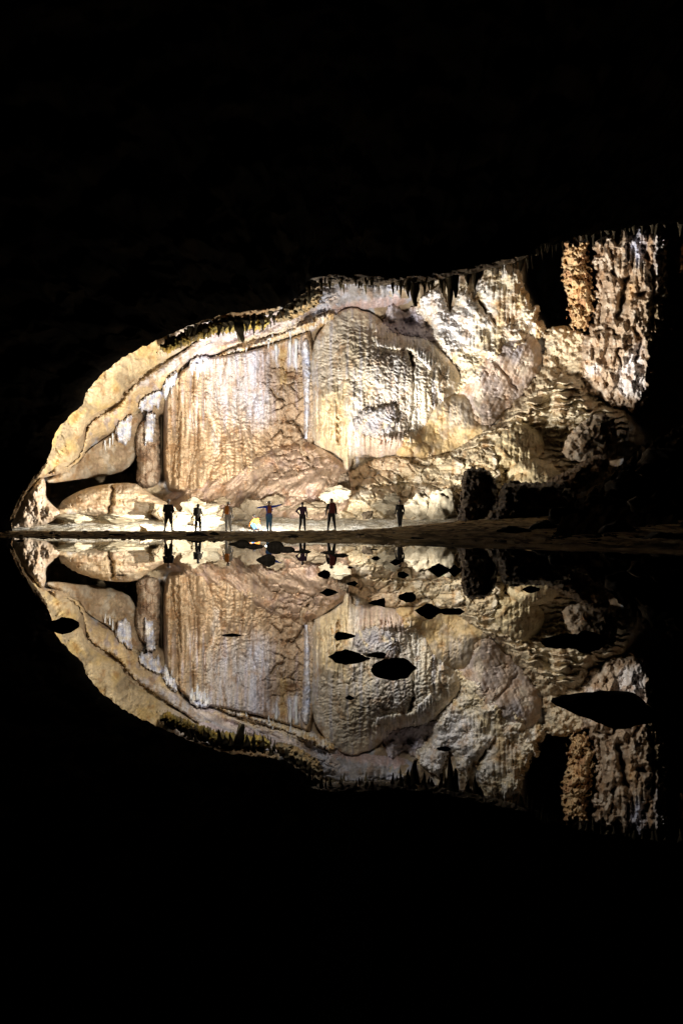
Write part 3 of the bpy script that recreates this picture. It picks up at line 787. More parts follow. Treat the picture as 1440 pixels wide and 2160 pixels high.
# ------------------------------------------------------------------ white draperies
for i, (poly, dd, lab) in enumerate([
    ([(243, 905), (252, 885), (262, 890), (270, 873), (280, 875), (279, 900), (275, 930), (270, 925), (264, 942), (256, 935), (248, 930)], (-0.3, 4), 'white icicle drapery hanging under the left ledge'),
    ([(292, 850), (312, 832), (335, 822), (345, 830), (340, 850), (334, 868), (326, 850), (318, 872), (306, 862), (298, 875)], (-0.3, 4), 'blue-white drapery above the blocky pillar'),
    ([(308, 872), (328, 868), (328, 900), (322, 935), (314, 930), (304, 942), (306, 910)], (-0.3, 4), 'white flow down the blocky pillar'),
    ([(340, 820), (352, 800), (372, 782), (375, 800), (368, 818), (360, 812), (354, 835), (346, 842)], (-0.3, 4), 'blue-white icicles under the ledge'),
    ([(398, 765), (410, 752), (445, 750), (446, 775), (438, 768), (432, 790), (424, 775), (420, 800), (412, 782), (402, 785)], (-0.3, 4), 'bright white icicle cluster at the top of the rippled wall')]):
    part('calcite_drapery', poly, dd, 0.5, 7, lambda X, Y: 0.35 * flute(X, Y, 5, 130), lambda X, Y, d: palette(X, Y, (0.80, 0.82, 0.86), BLUEW, (0.78, 0.76, 0.70), 131, 12), step=1.3, jag=3, jagl=4, jag_v=22, back=1.5, mat=ROCK, label=lab)

# ------------------------------------------------------------------ cave roof between the camera and the lit chamber
LIP = [(-240, 1150, 33), (-60, 1128, 34), (8, 1122, 35), (28, 1119, 36), (24, 1104, 36.5), (40, 1075, 37.5), (58, 1035, 38.5), (84, 1002, 39), (104, 966, 39.5), (117, 915, 40), (145, 880, 40.5), (174, 856, 41), (183, 828, 41), (215, 790, 41.5), (258, 756, 42),
       (300, 733, 42), (345, 712, 42), (390, 692, 42), (430, 676, 42), (480, 662, 42), (540, 655, 42), (600, 648, 42.5), (650, 612, 43), (690, 597, 43), (760, 596, 43), (850, 600, 43.5), (900, 592, 44), (960, 582, 44), (1010, 570, 45), (1040, 556, 45),
       (1110, 542, 46), (1170, 518, 47), (1205, 502, 48), (1260, 490, 48), (1330, 479, 48), (1400, 473, 48), (1500, 466, 48), (1640, 455, 48)]
lp = np.array(LIP, float)
seg = np.concatenate([[0], np.cumsum(np.hypot(np.diff(lp[:, 0]), np.diff(lp[:, 1])))])
uu = np.arange(0, seg[-1], 3.0)
lx = np.interp(uu, seg, lp[:, 0]); ly = np.interp(uu, seg, lp[:, 1]); ld = np.interp(uu, seg, lp[:, 2])
lx = lx + 3 * fbm(uu / 25, uu * 0, 140, 3); ly = ly + (3 + 4 * sstep(560, 640, lx)) * fbm(uu / 16, uu * 0 + 4, 141, 4)
tt = np.concatenate([np.linspace(-0.06, 0.25, 70) , np.linspace(0.26, 1, 90)])
U, T = np.meshgrid(np.arange(len(uu)), tt)
bx, by, bd = lx[U], ly[U], ld[U]
ox, oy = bx - 760, np.minimum(by - 960, -40)
ol = np.hypot(ox, oy); ox, oy = ox / ol, oy / ol
tp = np.maximum(T, 0)
n1 = fbm(uu[U] / 60, T * 14, 142, 5)
Dp = bd * (1 - 0.72 * tp) - 0.9 * n1 * sstep(0, 0.05, T) + np.where(T < 0, -T * 60, 0)
push = 1500 * tp ** 1.25 + np.where(T < 0, -T * -120, 0) * -1 + 0 * T
Xp = bx + ox * push + 14 * fbm(uu[U] / 40, T * 10, 143, 3) * sstep(0, 0.08, T)
Yp = by + oy * push + 14 * fbm(uu[U] / 40 + 9, T * 10, 144, 3) * sstep(0, 0.08, T)
# just inside the lip the rock turns up and away, so the rim is solid
Xp = np.where(T < 0, bx + ox * (-T) * 500, Xp); Yp = np.where(T < 0, by + oy * (-T) * 500, Yp)
V = np.stack([(Xp - CX) * Dp / F, Dp, CAMZ + (HY - Yp) * Dp / F], -1).reshape(-1, 3)
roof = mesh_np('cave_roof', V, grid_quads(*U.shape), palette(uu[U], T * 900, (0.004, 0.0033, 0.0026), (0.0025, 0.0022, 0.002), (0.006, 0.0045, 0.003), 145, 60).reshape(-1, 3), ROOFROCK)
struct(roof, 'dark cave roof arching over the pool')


def rpart(name, *a, **k):
    lab = k.pop('label', None)
    o = formation(name, *a, parent=roof, track=False, **k)
    if lab: o['label'] = lab
    return o


rpart('hanging_crust', [(335, 735), (352, 715), (385, 700), (420, 684), (460, 675), (520, 668), (565, 662), (570, 684), (545, 700), (525, 694), (480, 703), (458, 700), (440, 712), (420, 716), (395, 728), (370, 738), (350, 748)],
      46.5, 1.4, 14, lambda X, Y: 0.9 * coral(X, Y, 11, 150) + 0.4 * flute(X, Y, 6, 151), lambda X, Y, d: palette(X, Y, (0.34, 0.25, 0.06), MOSS, (0.12, 0.10, 0.05), 152, 18), jag=5, jagl=5, jag_v=18, label='golden crust hanging from the roof edge')
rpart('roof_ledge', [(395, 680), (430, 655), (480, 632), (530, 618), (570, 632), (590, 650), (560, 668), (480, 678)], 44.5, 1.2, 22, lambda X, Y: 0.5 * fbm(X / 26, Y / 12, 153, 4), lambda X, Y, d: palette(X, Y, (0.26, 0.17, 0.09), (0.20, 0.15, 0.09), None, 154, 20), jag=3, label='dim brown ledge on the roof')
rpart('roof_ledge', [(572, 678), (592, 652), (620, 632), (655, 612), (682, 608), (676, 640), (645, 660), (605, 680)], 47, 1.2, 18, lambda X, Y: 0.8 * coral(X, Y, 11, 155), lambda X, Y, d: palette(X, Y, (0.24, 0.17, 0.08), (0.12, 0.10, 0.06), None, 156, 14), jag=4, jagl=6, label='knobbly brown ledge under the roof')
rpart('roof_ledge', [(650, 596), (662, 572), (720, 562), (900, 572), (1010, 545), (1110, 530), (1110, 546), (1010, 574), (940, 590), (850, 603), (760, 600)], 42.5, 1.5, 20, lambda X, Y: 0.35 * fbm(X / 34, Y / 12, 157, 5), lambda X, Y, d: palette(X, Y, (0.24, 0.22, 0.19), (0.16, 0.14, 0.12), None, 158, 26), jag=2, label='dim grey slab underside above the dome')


def stalactite(px, top, tip, w, d, mat, parent, seed, name='stalactite'):
    rnd = random.Random(seed)
    rows, n = 9, 10
    bm = bmesh.new()
    H0 = (tip - top) * d / F; R0 = w * 0.5 * d / F
    x0, y0, z0 = at(px, top, d)
    rings = []
    wob = rnd.uniform(0, 6); ex = rnd.uniform(0.55, 1.5); lean = rnd.uniform(-0.5, 0.5); cut = rnd.choice((0.03, 0.03, 0.10, 0.2))
    for i in range(rows):
        t = i / (rows - 1)
        r = R0 * ((1 - t) ** ex * (1 + 0.35 * math.sin(t * 11 + wob) * (1 - t)) * (1 - cut) + cut)
        ring = []
        for k in range(n):
            a = 2 * math.pi * k / n
            rr = r * (1 + 0.22 * math.sin(3 * a + wob + t) + rnd.uniform(-.1, .1))
            ring.append(bm.verts.new((x0 + rr * math.cos(a) + R0 * (0.15 * math.sin(t * 5 + wob) + lean * t), y0 + rr * math.sin(a), z0 + 0.6 * R0 - t * (H0 + 0.6 * R0))))
        rings.append(ring)
    for a, b in zip(rings[:-1], rings[1:]):
        for k in range(n):
            bm.faces.new((a[k], b[k], b[(k + 1) % n], a[(k + 1) % n]))
    bm.faces.new(rings[-1][::-1]); bm.faces.new(rings[0])
    o = from_bm(name, bm, mat, parent)
    return o


rnd = random.Random(11)
spec = [(504, 685, 722, 22, 46), (430, 700, 716, 9, 46), (458, 695, 712, 8, 46), (463, 695, 708, 7, 46), (536, 690, 706, 8, 46), (552, 684, 698, 7, 46), (519, 690, 708, 6, 46), (578, 672, 686, 6, 46.5),
        (870, 585, 646, 36, 42), (860, 588, 628, 24, 42), (945, 570, 659, 30, 42), (957, 570, 628, 20, 42), (930, 575, 618, 16, 42), (1000, 560, 618, 34, 42.5), (985, 565, 602, 20, 42.5), (1016, 555, 592, 20, 42.5), (893, 588, 624, 18, 42), (912, 585, 606, 14, 42), (1100, 530, 575, 22, 43), (1085, 535, 560, 14, 43),
        (505, 680, 722, 26, 42.6), (486, 682, 704, 16, 42.6), (536, 678, 708, 14, 42.6), (462, 688, 712, 12, 42.6), (432, 695, 716, 12, 42.6), (553, 674, 698, 10, 42.6), (578, 668, 688, 9, 42.6), (474, 684, 700, 14, 42.6), (520, 678, 700, 16, 42.6)]
for x in np.arange(694, 830, 6.2):
    spec.append((x + rnd.uniform(-2, 2), 594, 602 + rnd.random() ** 2.2 * 20, rnd.uniform(4, 8), 44.5))
for x in np.arange(345, 570, 8.0):
    b = np.interp(x, [345, 430, 570], [738, 705, 688])
    spec.append((x + rnd.uniform(-3, 3), b - 10, b + 2 + rnd.random() ** 2 * 10, rnd.uniform(4, 7), 46.3))
for x in np.arange(1030, 1185, 7.0):
    b = np.interp(x, [1030, 1110, 1185], [556, 540, 512])
    spec.append((x + rnd.uniform(-3, 3), b - 8, b + 6 + rnd.random() ** 1.7 * 36, rnd.uniform(4, 9), 47))
for x in np.arange(1190, 1440, 8.0):
    b = np.interp(x, [1190, 1440], [502, 470])
    if rnd.random() < 0.6: spec.append((x + rnd.uniform(-6, 6), b - 8, b + 4 + rnd.random() ** 2 * 26, rnd.uniform(4, 13), 48.6))
for x0, n, dep in ((655, 6, 44), (700, 8, 44), (770, 9, 44.5), (850, 9, 45), (905, 7, 45), (960, 8, 45.5), (1005, 7, 46), (1045, 6, 46), (1100, 6, 47), (1150, 6, 47)):
    ln = rnd.uniform(8, 34)
    for k in range(n):
        x = x0 + rnd.gauss(0, 13)
        b = np.interp(x, [640, 690, 850, 960, 1040, 1110, 1190], [612, 596, 600, 582, 556, 542, 508])
        spec.append((x, b - 10, b + ln * rnd.uniform(0.25, 1.1), rnd.uniform(4, 13), dep - 3 + rnd.uniform(-0.8, 0.8)))
for k in range(34):
    x = rnd.uniform(380, 660)
    b = np.interp(x, [380, 430, 500, 570, 600, 660], [712, 692, 682, 672, 668, 628])
    spec.append((x, b - 12, b + rnd.random() ** 2 * 16, rnd.uniform(4, 11), 42.6))
for i, s in enumerate(spec):
    stalactite(*s, STALAC, roof, 100 + i)

# small white pinnacles on the calcite crust and icicles under the ledge and draperies (parts of the wall)
for i, (x, t, b, w, d) in enumerate([(232, 925, 945, 4, 56), (222, 930, 950, 4, 56), (238, 915, 938, 4, 56), (362, 790, 832, 6, 56.8), (352, 800, 846, 5, 56.8), (369, 785, 820, 5, 56.8), (417, 770, 802, 7, 56.2), (405, 770, 792, 6, 56.2), (431, 765, 792, 6, 56.2),
                                   (440, 760, 780, 5, 56.2), (385, 775, 790, 4, 56.6), (566, 722, 738, 4, 56), (520, 735, 748, 4, 56), (575, 705, 730, 4, 55.6), (612, 700, 720, 4, 55.8), (612, 720, 770, 8, 58), (624, 718, 780, 7, 58), (582, 728, 768, 8, 58)]):
    d = float(sample(GDEP, np.array([x * 1.0]), np.array([t * 1.0]))[0]) - 0.15
    stalactite(x, t, b, w, d, CALCITE, W, 400 + i, 'calcite_icicle')

rpart('arch_rim', [(-8, 1124), (27, 1121), (25, 1104), (40, 1073), (60, 1032), (88, 1000), (104, 968), (88, 978), (58, 1012), (30, 1050), (8, 1095)],
      37, 0.7, 12, lambda X, Y: 0.35 * flute(X + Y * 0.45, Y, 9, 164) + 0.3 * fbm(X / 20, Y / 40, 165, 4), lambda X, Y, d: palette(X, Y, (0.34, 0.23, 0.11), (0.20, 0.14, 0.07), None, 166, 24), jag=2, label='brown striated rim at the left foot of the arch')

# ------------------------------------------------------------------ right bank and left foot of the arch
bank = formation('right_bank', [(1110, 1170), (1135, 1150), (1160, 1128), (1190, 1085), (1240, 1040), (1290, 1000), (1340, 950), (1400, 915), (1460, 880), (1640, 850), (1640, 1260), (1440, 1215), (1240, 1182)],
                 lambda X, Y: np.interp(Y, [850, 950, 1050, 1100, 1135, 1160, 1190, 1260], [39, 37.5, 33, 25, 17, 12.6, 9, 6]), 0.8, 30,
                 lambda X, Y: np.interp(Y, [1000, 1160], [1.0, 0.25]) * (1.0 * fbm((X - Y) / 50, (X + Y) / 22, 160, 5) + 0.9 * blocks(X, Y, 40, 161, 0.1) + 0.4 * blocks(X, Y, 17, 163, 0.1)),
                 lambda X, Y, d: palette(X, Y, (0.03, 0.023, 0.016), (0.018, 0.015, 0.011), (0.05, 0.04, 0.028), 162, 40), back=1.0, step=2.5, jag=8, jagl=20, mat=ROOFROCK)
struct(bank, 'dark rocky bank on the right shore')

# ================================================================== free lying rocks
def fz(px, y):
    return float(floor_z(np.array([[float(px)]]), np.array([[float(y)]]))[0, 0])


def outlined_boulder(label, poly, d, bulge, width, style, colour, group=None, **k):
    o = formation('boulder', poly, d, bulge, width, style, colour, **k)
    return tag(o, label, 'boulder', group)


outlined_boulder('long cracked tan boulder lying under the black hollow at left', [(122, 1092), (125, 1062), (150, 1044), (180, 1030), (222, 1021), (284, 1017), (304, 1032), (332, 1050), (362, 1064), (356, 1092), (240, 1096)],
                 51, 1.8, 30, lambda X, Y: 0.22 * fbm(X / 40, Y / 12, 170, 5) + crack(X, Y, [(240, 1024), (236, 1052), (228, 1092)], 4, 1.2) + 0.25 * sstep(238, 230, X) * sstep(1095, 1030, Y),
                 lambda X, Y, d: palette(X, Y * 3, (0.48, 0.38, 0.25), (0.54, 0.46, 0.34), (0.40, 0.31, 0.22), 171, 50), mat=SMOOTHROCK, gy=-1.0)
outlined_boulder('pale slab of rock standing at the left foot of the arch', [(18, 1122), (30, 1092), (48, 1052), (72, 1018), (92, 1004), (98, 1024), (96, 1048), (110, 1064), (132, 1082), (110, 1102), (60, 1118)],
                 46, 1.3, 18, lambda X, Y: 0.3 * fbm(X / 16, Y / 22, 172, 4), lambda X, Y, d: palette(X, Y, (0.46, 0.40, 0.33), (0.40, 0.31, 0.22), None, 173, 20), mat=SMOOTHROCK)
outlined_boulder('grey brown boulder at the end of the lit slope on the right', [(1182, 962), (1192, 925), (1222, 893), (1262, 868), (1292, 878), (1300, 905), (1298, 945), (1280, 972), (1235, 978)],
                 49, 1.4, 34, lambda X, Y: 0.5 * fbm(X / 24, Y / 24, 174, 4) + 0.4 * ridged(X + 0.6 * Y, Y - 0.8 * X, 40, 188) + 0.3 * fbm((X + Y * 0.6) / 12, (Y - X) / 50, 175, 3), lambda X, Y, d: palette(X, Y, (0.42, 0.35, 0.26), (0.30, 0.24, 0.17), (0.50, 0.45, 0.37), 176, 22), jag=3, gx=-1.5, vein=0.15)
outlined_boulder('tall dark upright rock on the sand right of the people', [(962, 1108), (968, 1070), (972, 1020), (978, 990), (1000, 984), (1030, 990), (1046, 1010), (1048, 1050), (1062, 1085), (1060, 1112), (1000, 1116)],
                 42, 1.2, 24, lambda X, Y: 0.4 * coral(X, Y, 18, 177) + 0.4 * fbm(X / 20, Y / 20, 178, 4), lambda X, Y, d: palette(X, Y, (0.13, 0.10, 0.07), (0.08, 0.065, 0.05), None, 179, 20), jag=4, back=1.6)
outlined_boulder('broad dark rock with a flat top on the right shore', [(1010, 1118), (1030, 1080), (1050, 1052), (1058, 1022), (1080, 1014), (1120, 1018), (1180, 1016), (1215, 1040), (1230, 1100), (1180, 1125)],
                 40, 1.6, 30, lambda X, Y: 0.5 * coral(X, Y, 22, 180) + 0.5 * fbm(X / 26, Y / 20, 181, 4), lambda X, Y, d: palette(X, Y, (0.10, 0.08, 0.06), (0.07, 0.055, 0.04), (0.15, 0.12, 0.08), 182, 24), jag=4, back=1.6)
outlined_boulder('warm brown rounded rocks ridge below the grey boulder', [(1110, 1045), (1150, 1015), (1200, 990), (1240, 965), (1275, 955), (1290, 985), (1250, 1030), (1180, 1055)],
                 43, 1.2, 22, lambda X, Y: 0.6 * coral(X, Y, 26, 185) + 0.3 * fbm(X / 14, Y / 14, 186, 3), lambda X, Y, d: palette(X, Y, (0.30, 0.22, 0.145), (0.20, 0.145, 0.095), None, 187, 20), jag=3, gx=-1.0)

ROCKS = [  # px, base py, distance, half width px, half height px, material, label
    (357, 1091, 47, 26, 17, BOULDER, 'rounded tan boulder behind the leftmost person'),
    (424, 1090, 49, 33, 24, PALEBOULDER, 'pale humped boulder behind the person in the white shirt'),
    (382, 1098, 46, 30, 13, PALEBOULDER, 'low pale boulder between the two leftmost people'),
    (440, 1102, 45.5, 28, 11, PALEBOULDER, 'flat pale rock on bright sand right of the white shirt'),
    (528, 1086, 50, 22, 27, BOULDER, 'tan boulder with a rounded top behind the outstretched left hand'),
    (490, 1090, 49, 26, 15, BOULDER, 'tan boulder behind the person with the orange backpack'),
    (470, 1068, 52, 40, 14, BOULDER, 'brown boulder half buried in the talus mound'),
    (704, 1048, 50, 26, 15, PALEBOULDER, 'smooth white boulder above the person with the large dark red backpack'),
    (727, 1035, 51.5, 14, 20, BROWNBOULDER, 'dark brown rock resting on the white boulder'),
    (775, 1090, 46, 11, 9, BROWNBOULDER, 'small brown rock on the bright slope'),
    (890, 1085, 46.5, 34, 26, PALEBOULDER, 'pale lumpy boulder just right of the rightmost person'),
    (935, 1088, 46, 38, 30, PALEBOULDER, 'squared pale boulder beside the tall dark rock'),
    (820, 1072, 49, 30, 17, PALEBOULDER, 'cream boulder left of the rightmost person'),
    (310, 1120, 40.5, 15, 9, BOULDER, 'small pointed tan stone on the sand left of the people'),
    (250, 1096, 46, 45, 7, PALEBOULDER, 'long flat pale rock below the cracked boulder'),
    (160, 1098, 46, 40, 8, PALEBOULDER, 'low pale sand covered rock at the far left beach'),
    (650, 1082, 51, 40, 16, BOULDER, 'tan hump at the foot of the wall between two dark figures'),
    (588, 1078, 52, 36, 16, BOULDER, 'tan hump behind the outstretched right hand'),
]
for i, (px, py, d, hw, hh, mat, lab) in enumerate(ROCKS):
    s = d / F
    o = rock_mesh('boulder', (hw * s * 1.2, hw * s * 0.9, hh * s * 1.5), 300 + i, mat, 5, 0.62, 0.4)
    x, y, z = at(px, py, d)
    o.location = (x, y, z + hh * s * 0.35)
    tag(o, lab, 'boulder')

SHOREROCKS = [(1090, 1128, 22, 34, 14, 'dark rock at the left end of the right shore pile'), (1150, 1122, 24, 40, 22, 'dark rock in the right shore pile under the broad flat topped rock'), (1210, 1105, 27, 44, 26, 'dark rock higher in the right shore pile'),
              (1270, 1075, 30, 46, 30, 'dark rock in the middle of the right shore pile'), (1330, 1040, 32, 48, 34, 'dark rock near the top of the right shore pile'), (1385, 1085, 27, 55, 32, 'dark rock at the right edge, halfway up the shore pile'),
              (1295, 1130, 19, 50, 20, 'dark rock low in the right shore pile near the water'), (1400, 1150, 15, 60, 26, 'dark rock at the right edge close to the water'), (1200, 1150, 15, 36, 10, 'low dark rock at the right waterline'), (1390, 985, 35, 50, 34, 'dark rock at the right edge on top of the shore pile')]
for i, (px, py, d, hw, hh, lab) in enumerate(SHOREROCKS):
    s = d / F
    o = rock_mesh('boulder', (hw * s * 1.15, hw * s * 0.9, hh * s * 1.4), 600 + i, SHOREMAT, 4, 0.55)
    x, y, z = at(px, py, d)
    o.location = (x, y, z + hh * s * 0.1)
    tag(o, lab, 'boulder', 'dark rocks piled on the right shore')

# dark rocks on the sandbank edge
BANKROCKS = [(420, 1131, 25, 23, 5, 'flat black rock lying on the brown sandbank below the second person'),
             (452, 1130, 26, 12, 3, 'thin dark stone at the right end of the flat black rock'),
             (245, 1131, 28, 15, 2.2, 'thin dark stone on the sandbank at left'),
             (620, 1137, 21, 12, 2.5, 'small dark stone on the brown sandbank near the waterline'),
             (760, 1133, 24, 14, 2.2, 'dark sliver of stone on the sandbank right of centre'),
             (880, 1139, 19, 13, 2.2, 'dark stone on wet sand below the rightmost person')]
for i, (px, py, d, hw, hh, lab) in enumerate(BANKROCKS):
    s = d / F
    o = rock_mesh('stone', (hw * s * 1.15, hw * s * 0.8, hh * s * 2.2), 500 + i, DARKSTONE, 4, 0.4)
    o.location = (*at(px, py, d)[:2], fz(px, d) + hh * s * 0.2)
    tag(o, lab, 'stone', 'dark stones on the sandbank')

# loose pebbles strewn over the sand
prn = random.Random(5)
bm = bmesh.new()
for i in range(130):
    px = prn.uniform(-20, 1180); ys_ = float(shore(px)); y = ys_ + (39 - ys_) * prn.random() ** 1.6
    rr = prn.uniform(0.02, 0.085) * (0.6 + y / 40)
    mt = Matrix.Translation(((px - CX) * y / F, y, fz(px, y) + rr * 0.15)) @ Matrix.Rotation(prn.uniform(0, 6), 4, 'Z') @ Matrix.Diagonal((rr * prn.uniform(0.8, 1.8), rr, rr * prn.uniform(0.4, 0.7), 1))
    bmesh.ops.create_icosphere(bm, subdivisions=1, radius=1.0, matrix=mt)
peb = from_bm('pebbles', bm, BROWNBOULDER)
peb['kind'] = 'stuff'; peb['label'] = 'small dark pebbles strewn over the brown sandbank'; peb['category'] = 'pebbles'

# stones breaking the water; the waterline pixel fixes the distance
STONES = [(135, 1320, 32, 19, 'rounded black stone far left in the pool, apart from all others'),
          (500, 1148, 26, 10, 'black stone at the left end of the reef by the sandbank'),
          (536, 1153, 22, 7, 'low black stone second from the left in the reef'),
          (574, 1155, 26, 14, 'tallest black stone in the middle of the reef by the sandbank'),
          (606, 1160, 20, 7, 'low black stone right of the tallest one in the reef'),
          (640, 1164, 26, 4, 'flat black stone at the right end of the reef'),
          (557, 1182, 22, 14, 'angular black stone just below the reef, under the reflected blue arm'),
          (690, 1166, 13, 4, 'small flat stone on the reflection of the person with the large backpack'),
          (717, 1172, 22, 5, 'flat stone right beside the reflection of the person with the large backpack'),
          (737, 1197, 9, 3, 'tiny flat stone below the reflection of the person with the large backpack'),
          (793, 1178, 9, 5, 'tiny rounded stone left of the rightmost reflected person'),
          (786, 1159, 8, 2, 'tiny sliver of stone close to the sandbank'),
          (832, 1186, 13, 7, 'small stone touching the rightmost reflected person'),
          (683, 1212, 18, 10, 'diamond shaped black stone left of centre row'),
          (747, 1231, 16, 6, 'small flat hexagonal stone in the middle of the pool'),
          (694, 1250, 20, 8, 'flat hexagonal stone below the diamond shaped one'),
          (794, 1271, 20, 10, 'hexagonal stone halfway between the flat one and the long one'),
          (852, 1213, 16, 8, 'pointed black stone below the rightmost reflected person'),
          (859, 1259, 20, 11, 'rounded black stone just above the long stone'),
          (906, 1289, 54, 17, 'long black stone in the middle right of the pool'),
          (952, 1290, 22, 7, 'narrow flat stone touching the right tip of the long stone'),
          (926, 1203, 32, 15, 'left one of the twin black stones before the dark shore rock'),
          (960, 1204, 20, 13, 'right one of the twin black stones before the dark shore rock'),
          (1118, 1243, 18, 8, 'small black stone near the dark right shore'),
          (728, 1342, 28, 9, 'flat hexagonal stone above the lumpy two part stone'),
          (738, 1388, 40, 17, 'lumpy black stone with a long flat neighbour on its right'),
          (786, 1382, 30, 7, 'long flat stone touching the lumpy black stone'),
          (832, 1411, 45, 24, 'large pointed black stone in the lower middle of the pool'),
          (1250, 1491, 112, 37, 'largest black stone, lower right in the pool'),
          (1238, 1353, 46, 24, 'dark stone in the right shadowed reflection above the largest one'),
          (1180, 1352, 42, 16, 'low dark stone left of the one in the right shadow'),
          (202, 1230, 13, 2.2, 'thin dark sliver of stone at left of the pool'),
          (257, 1213, 11, 1.6, 'thinnest sliver of stone left in the pool, farther out'),
          (487, 1340, 20, 4, 'thin flat stone alone in the left half of the pool'),
          (740, 1472, 12, 5, 'small curved stone tip below the large pointed stone'),
          (935, 1580, 14, 5, 'small stone tip in the lowest lit reflection'),
          (40, 1141, 13, 3, 'small flat stone at the far left waterline')]
for i, (px, py, hw, hh, lab) in enumerate(STONES):
    d = F * CAMZ / (py - HY)
    s = d / F
    o = rock_mesh('pool_stone', (hw * s * 1.28, hw * s * 0.95, hh * s * 2.0), 700 + i, DARKSTONE, 4, 0.30, 0.2, cuts=9)
    zmax = max(v.co.z for v in o.data.vertices)
    o.location = (*at(px, py, d)[:2], hh * s * 1.0 - zmax)
    o.rotation_euler[2] = random.Random(i).uniform(-0.15, 0.15)
    tag(o, lab, 'stone', 'stones breaking the pool surface')


# ================================================================== people
def cloth(name, rgb, rough=0.85):
    m, nt, b = new_mat(name)
    N, L = nt.nodes.new, nt.links.new
    tc = N('ShaderNodeTexCoord'); n = N('ShaderNodeTexNoise'); n.inputs['Scale'].default_value = 9; n.inputs['Detail'].default_value = 5
    L(tc.outputs['Object'], n.inputs['Vector'])
    r = N('ShaderNodeValToRGB'); r.color_ramp.elements[0].color = (*[c * 0.75 for c in rgb], 1); r.color_ramp.elements[1].color = (*rgb, 1)
    r.color_ramp.elements[0].position = 0.3; r.color_ramp.elements[1].position = 0.7
    L(n.outputs['Fac'], r.inputs[0]); L(r.outputs[0], b.inputs['Base Color'])
    b.inputs['Roughness'].default_value = rough
    bp = N('ShaderNodeBump'); bp.inputs['Strength'].default_value = 0.3; bp.inputs['Distance'].default_value = 0.02
    L(n.outputs['Fac'], bp.inputs['Height']); L(bp.outputs[0], b.inputs['Normal'])
    return m


SKIN = cloth('skin', (0.30, 0.185, 0.13), 0.55)
HAIR = cloth('hair', (0.02, 0.015, 0.012), 0.6)
CL = {k: cloth(k + '_cloth', v) for k, v in dict(black=(0.02, 0.02, 0.022), charcoal=(0.05, 0.05, 0.055), white=(0.75, 0.75, 0.75), grey=(0.55, 0.55, 0.55), blue=(0.04, 0.10, 0.90), denim=(0.10, 0.28, 0.55),
                                                  orange=(0.80, 0.28, 0.05), rust=(0.50, 0.14, 0.06), maroon=(0.16, 0.03, 0.03), purple=(0.10, 0.05, 0.11), cream=(0.72, 0.68, 0.62)).items()}
PLASTIC_W = cloth('white_helmet_shell', (0.75, 0.76, 0.78), 0.35)
PLASTIC_B = cloth('dark_helmet_shell', (0.04, 0.04, 0.045), 0.4)
BOOT = cloth('boot_rubber', (0.025, 0.022, 0.02), 0.6)


def tube(bm, p0, p1, r0, r1, n=10, sy=1.0):
    """tapered limb section with round ends (sy flattens it front to back)."""
    p0, p1 = Vector(p0), Vector(p1)
    ax = p1 - p0
    L = ax.length
    if L < 1e-6: ax = Vector((0, 0, 1)); L = 1e-6
    ax.normalize()
    ref = Vector((0, 1, 0)) if abs(ax.y) < 0.9 else Vector((1, 0, 0))
    u = ax.cross(ref).normalized(); v = ax.cross(u).normalized()
    rings = []
    st = [(-r0 * math.cos(a), r0 * math.sin(a)) for a in (0.35, 0.85, 1.3)] + [(L + r1 * math.cos(a), r1 * math.sin(a)) for a in (1.3, 0.85, 0.35)]
    for h, r in st:
        ring = []
        for k in range(n):
            a = 2 * math.pi * k / n
            q = p0 + ax * h + u * (r * math.cos(a)) + v * (r * math.sin(a) * sy)
            ring.append(bm.verts.new(q))
        rings.append(ring)
    for a, b in zip(rings[:-1], rings[1:]):
        for k in range(n):
            bm.faces.new((a[k], a[(k + 1) % n], b[(k + 1) % n], b[k]))
    bm.faces.new(rings[0][::-1]); bm.faces.new(rings[-1])


def ball(bm, c, r, sub=3):
    m = Matrix.Translation(Vector(c)) @ Matrix.Diagonal((*r, 1.0))
    bmesh.ops.create_icosphere(bm, subdivisions=sub, radius=1.0, matrix=m)


def fuse(name, bm, mat, parent, voxel=0.011):
    """melt the overlapping sections into one continuous skin."""
    me = bpy.data.meshes.new('tmp'); bmesh.ops.recalc_face_normals(bm, faces=bm.faces); bm.to_mesh(me); bm.free()
    o = bpy.data.objects.new('tmp', me); COL.objects.link(o)
    md = o.modifiers.new('r', 'REMESH'); md.mode = 'VOXEL'; md.voxel_size = voxel; md.use_smooth_shade = True
    ms = o.modifiers.new('s', 'SMOOTH'); ms.iterations = 2; ms.factor = 0.5
    dg = bpy.context.evaluated_depsgraph_get()
    out = bpy.data.meshes.new_from_object(o.evaluated_get(dg))
    bpy.data.objects.remove(o); bpy.data.meshes.remove(me)
    out.name = name; out.materials.clear(); out.materials.append(mat)
    out.polygons.foreach_set('use_smooth', [True] * len(out.polygons))
    r = bpy.data.objects.new(name, out); COL.objects.link(r); r.parent = parent
    return r


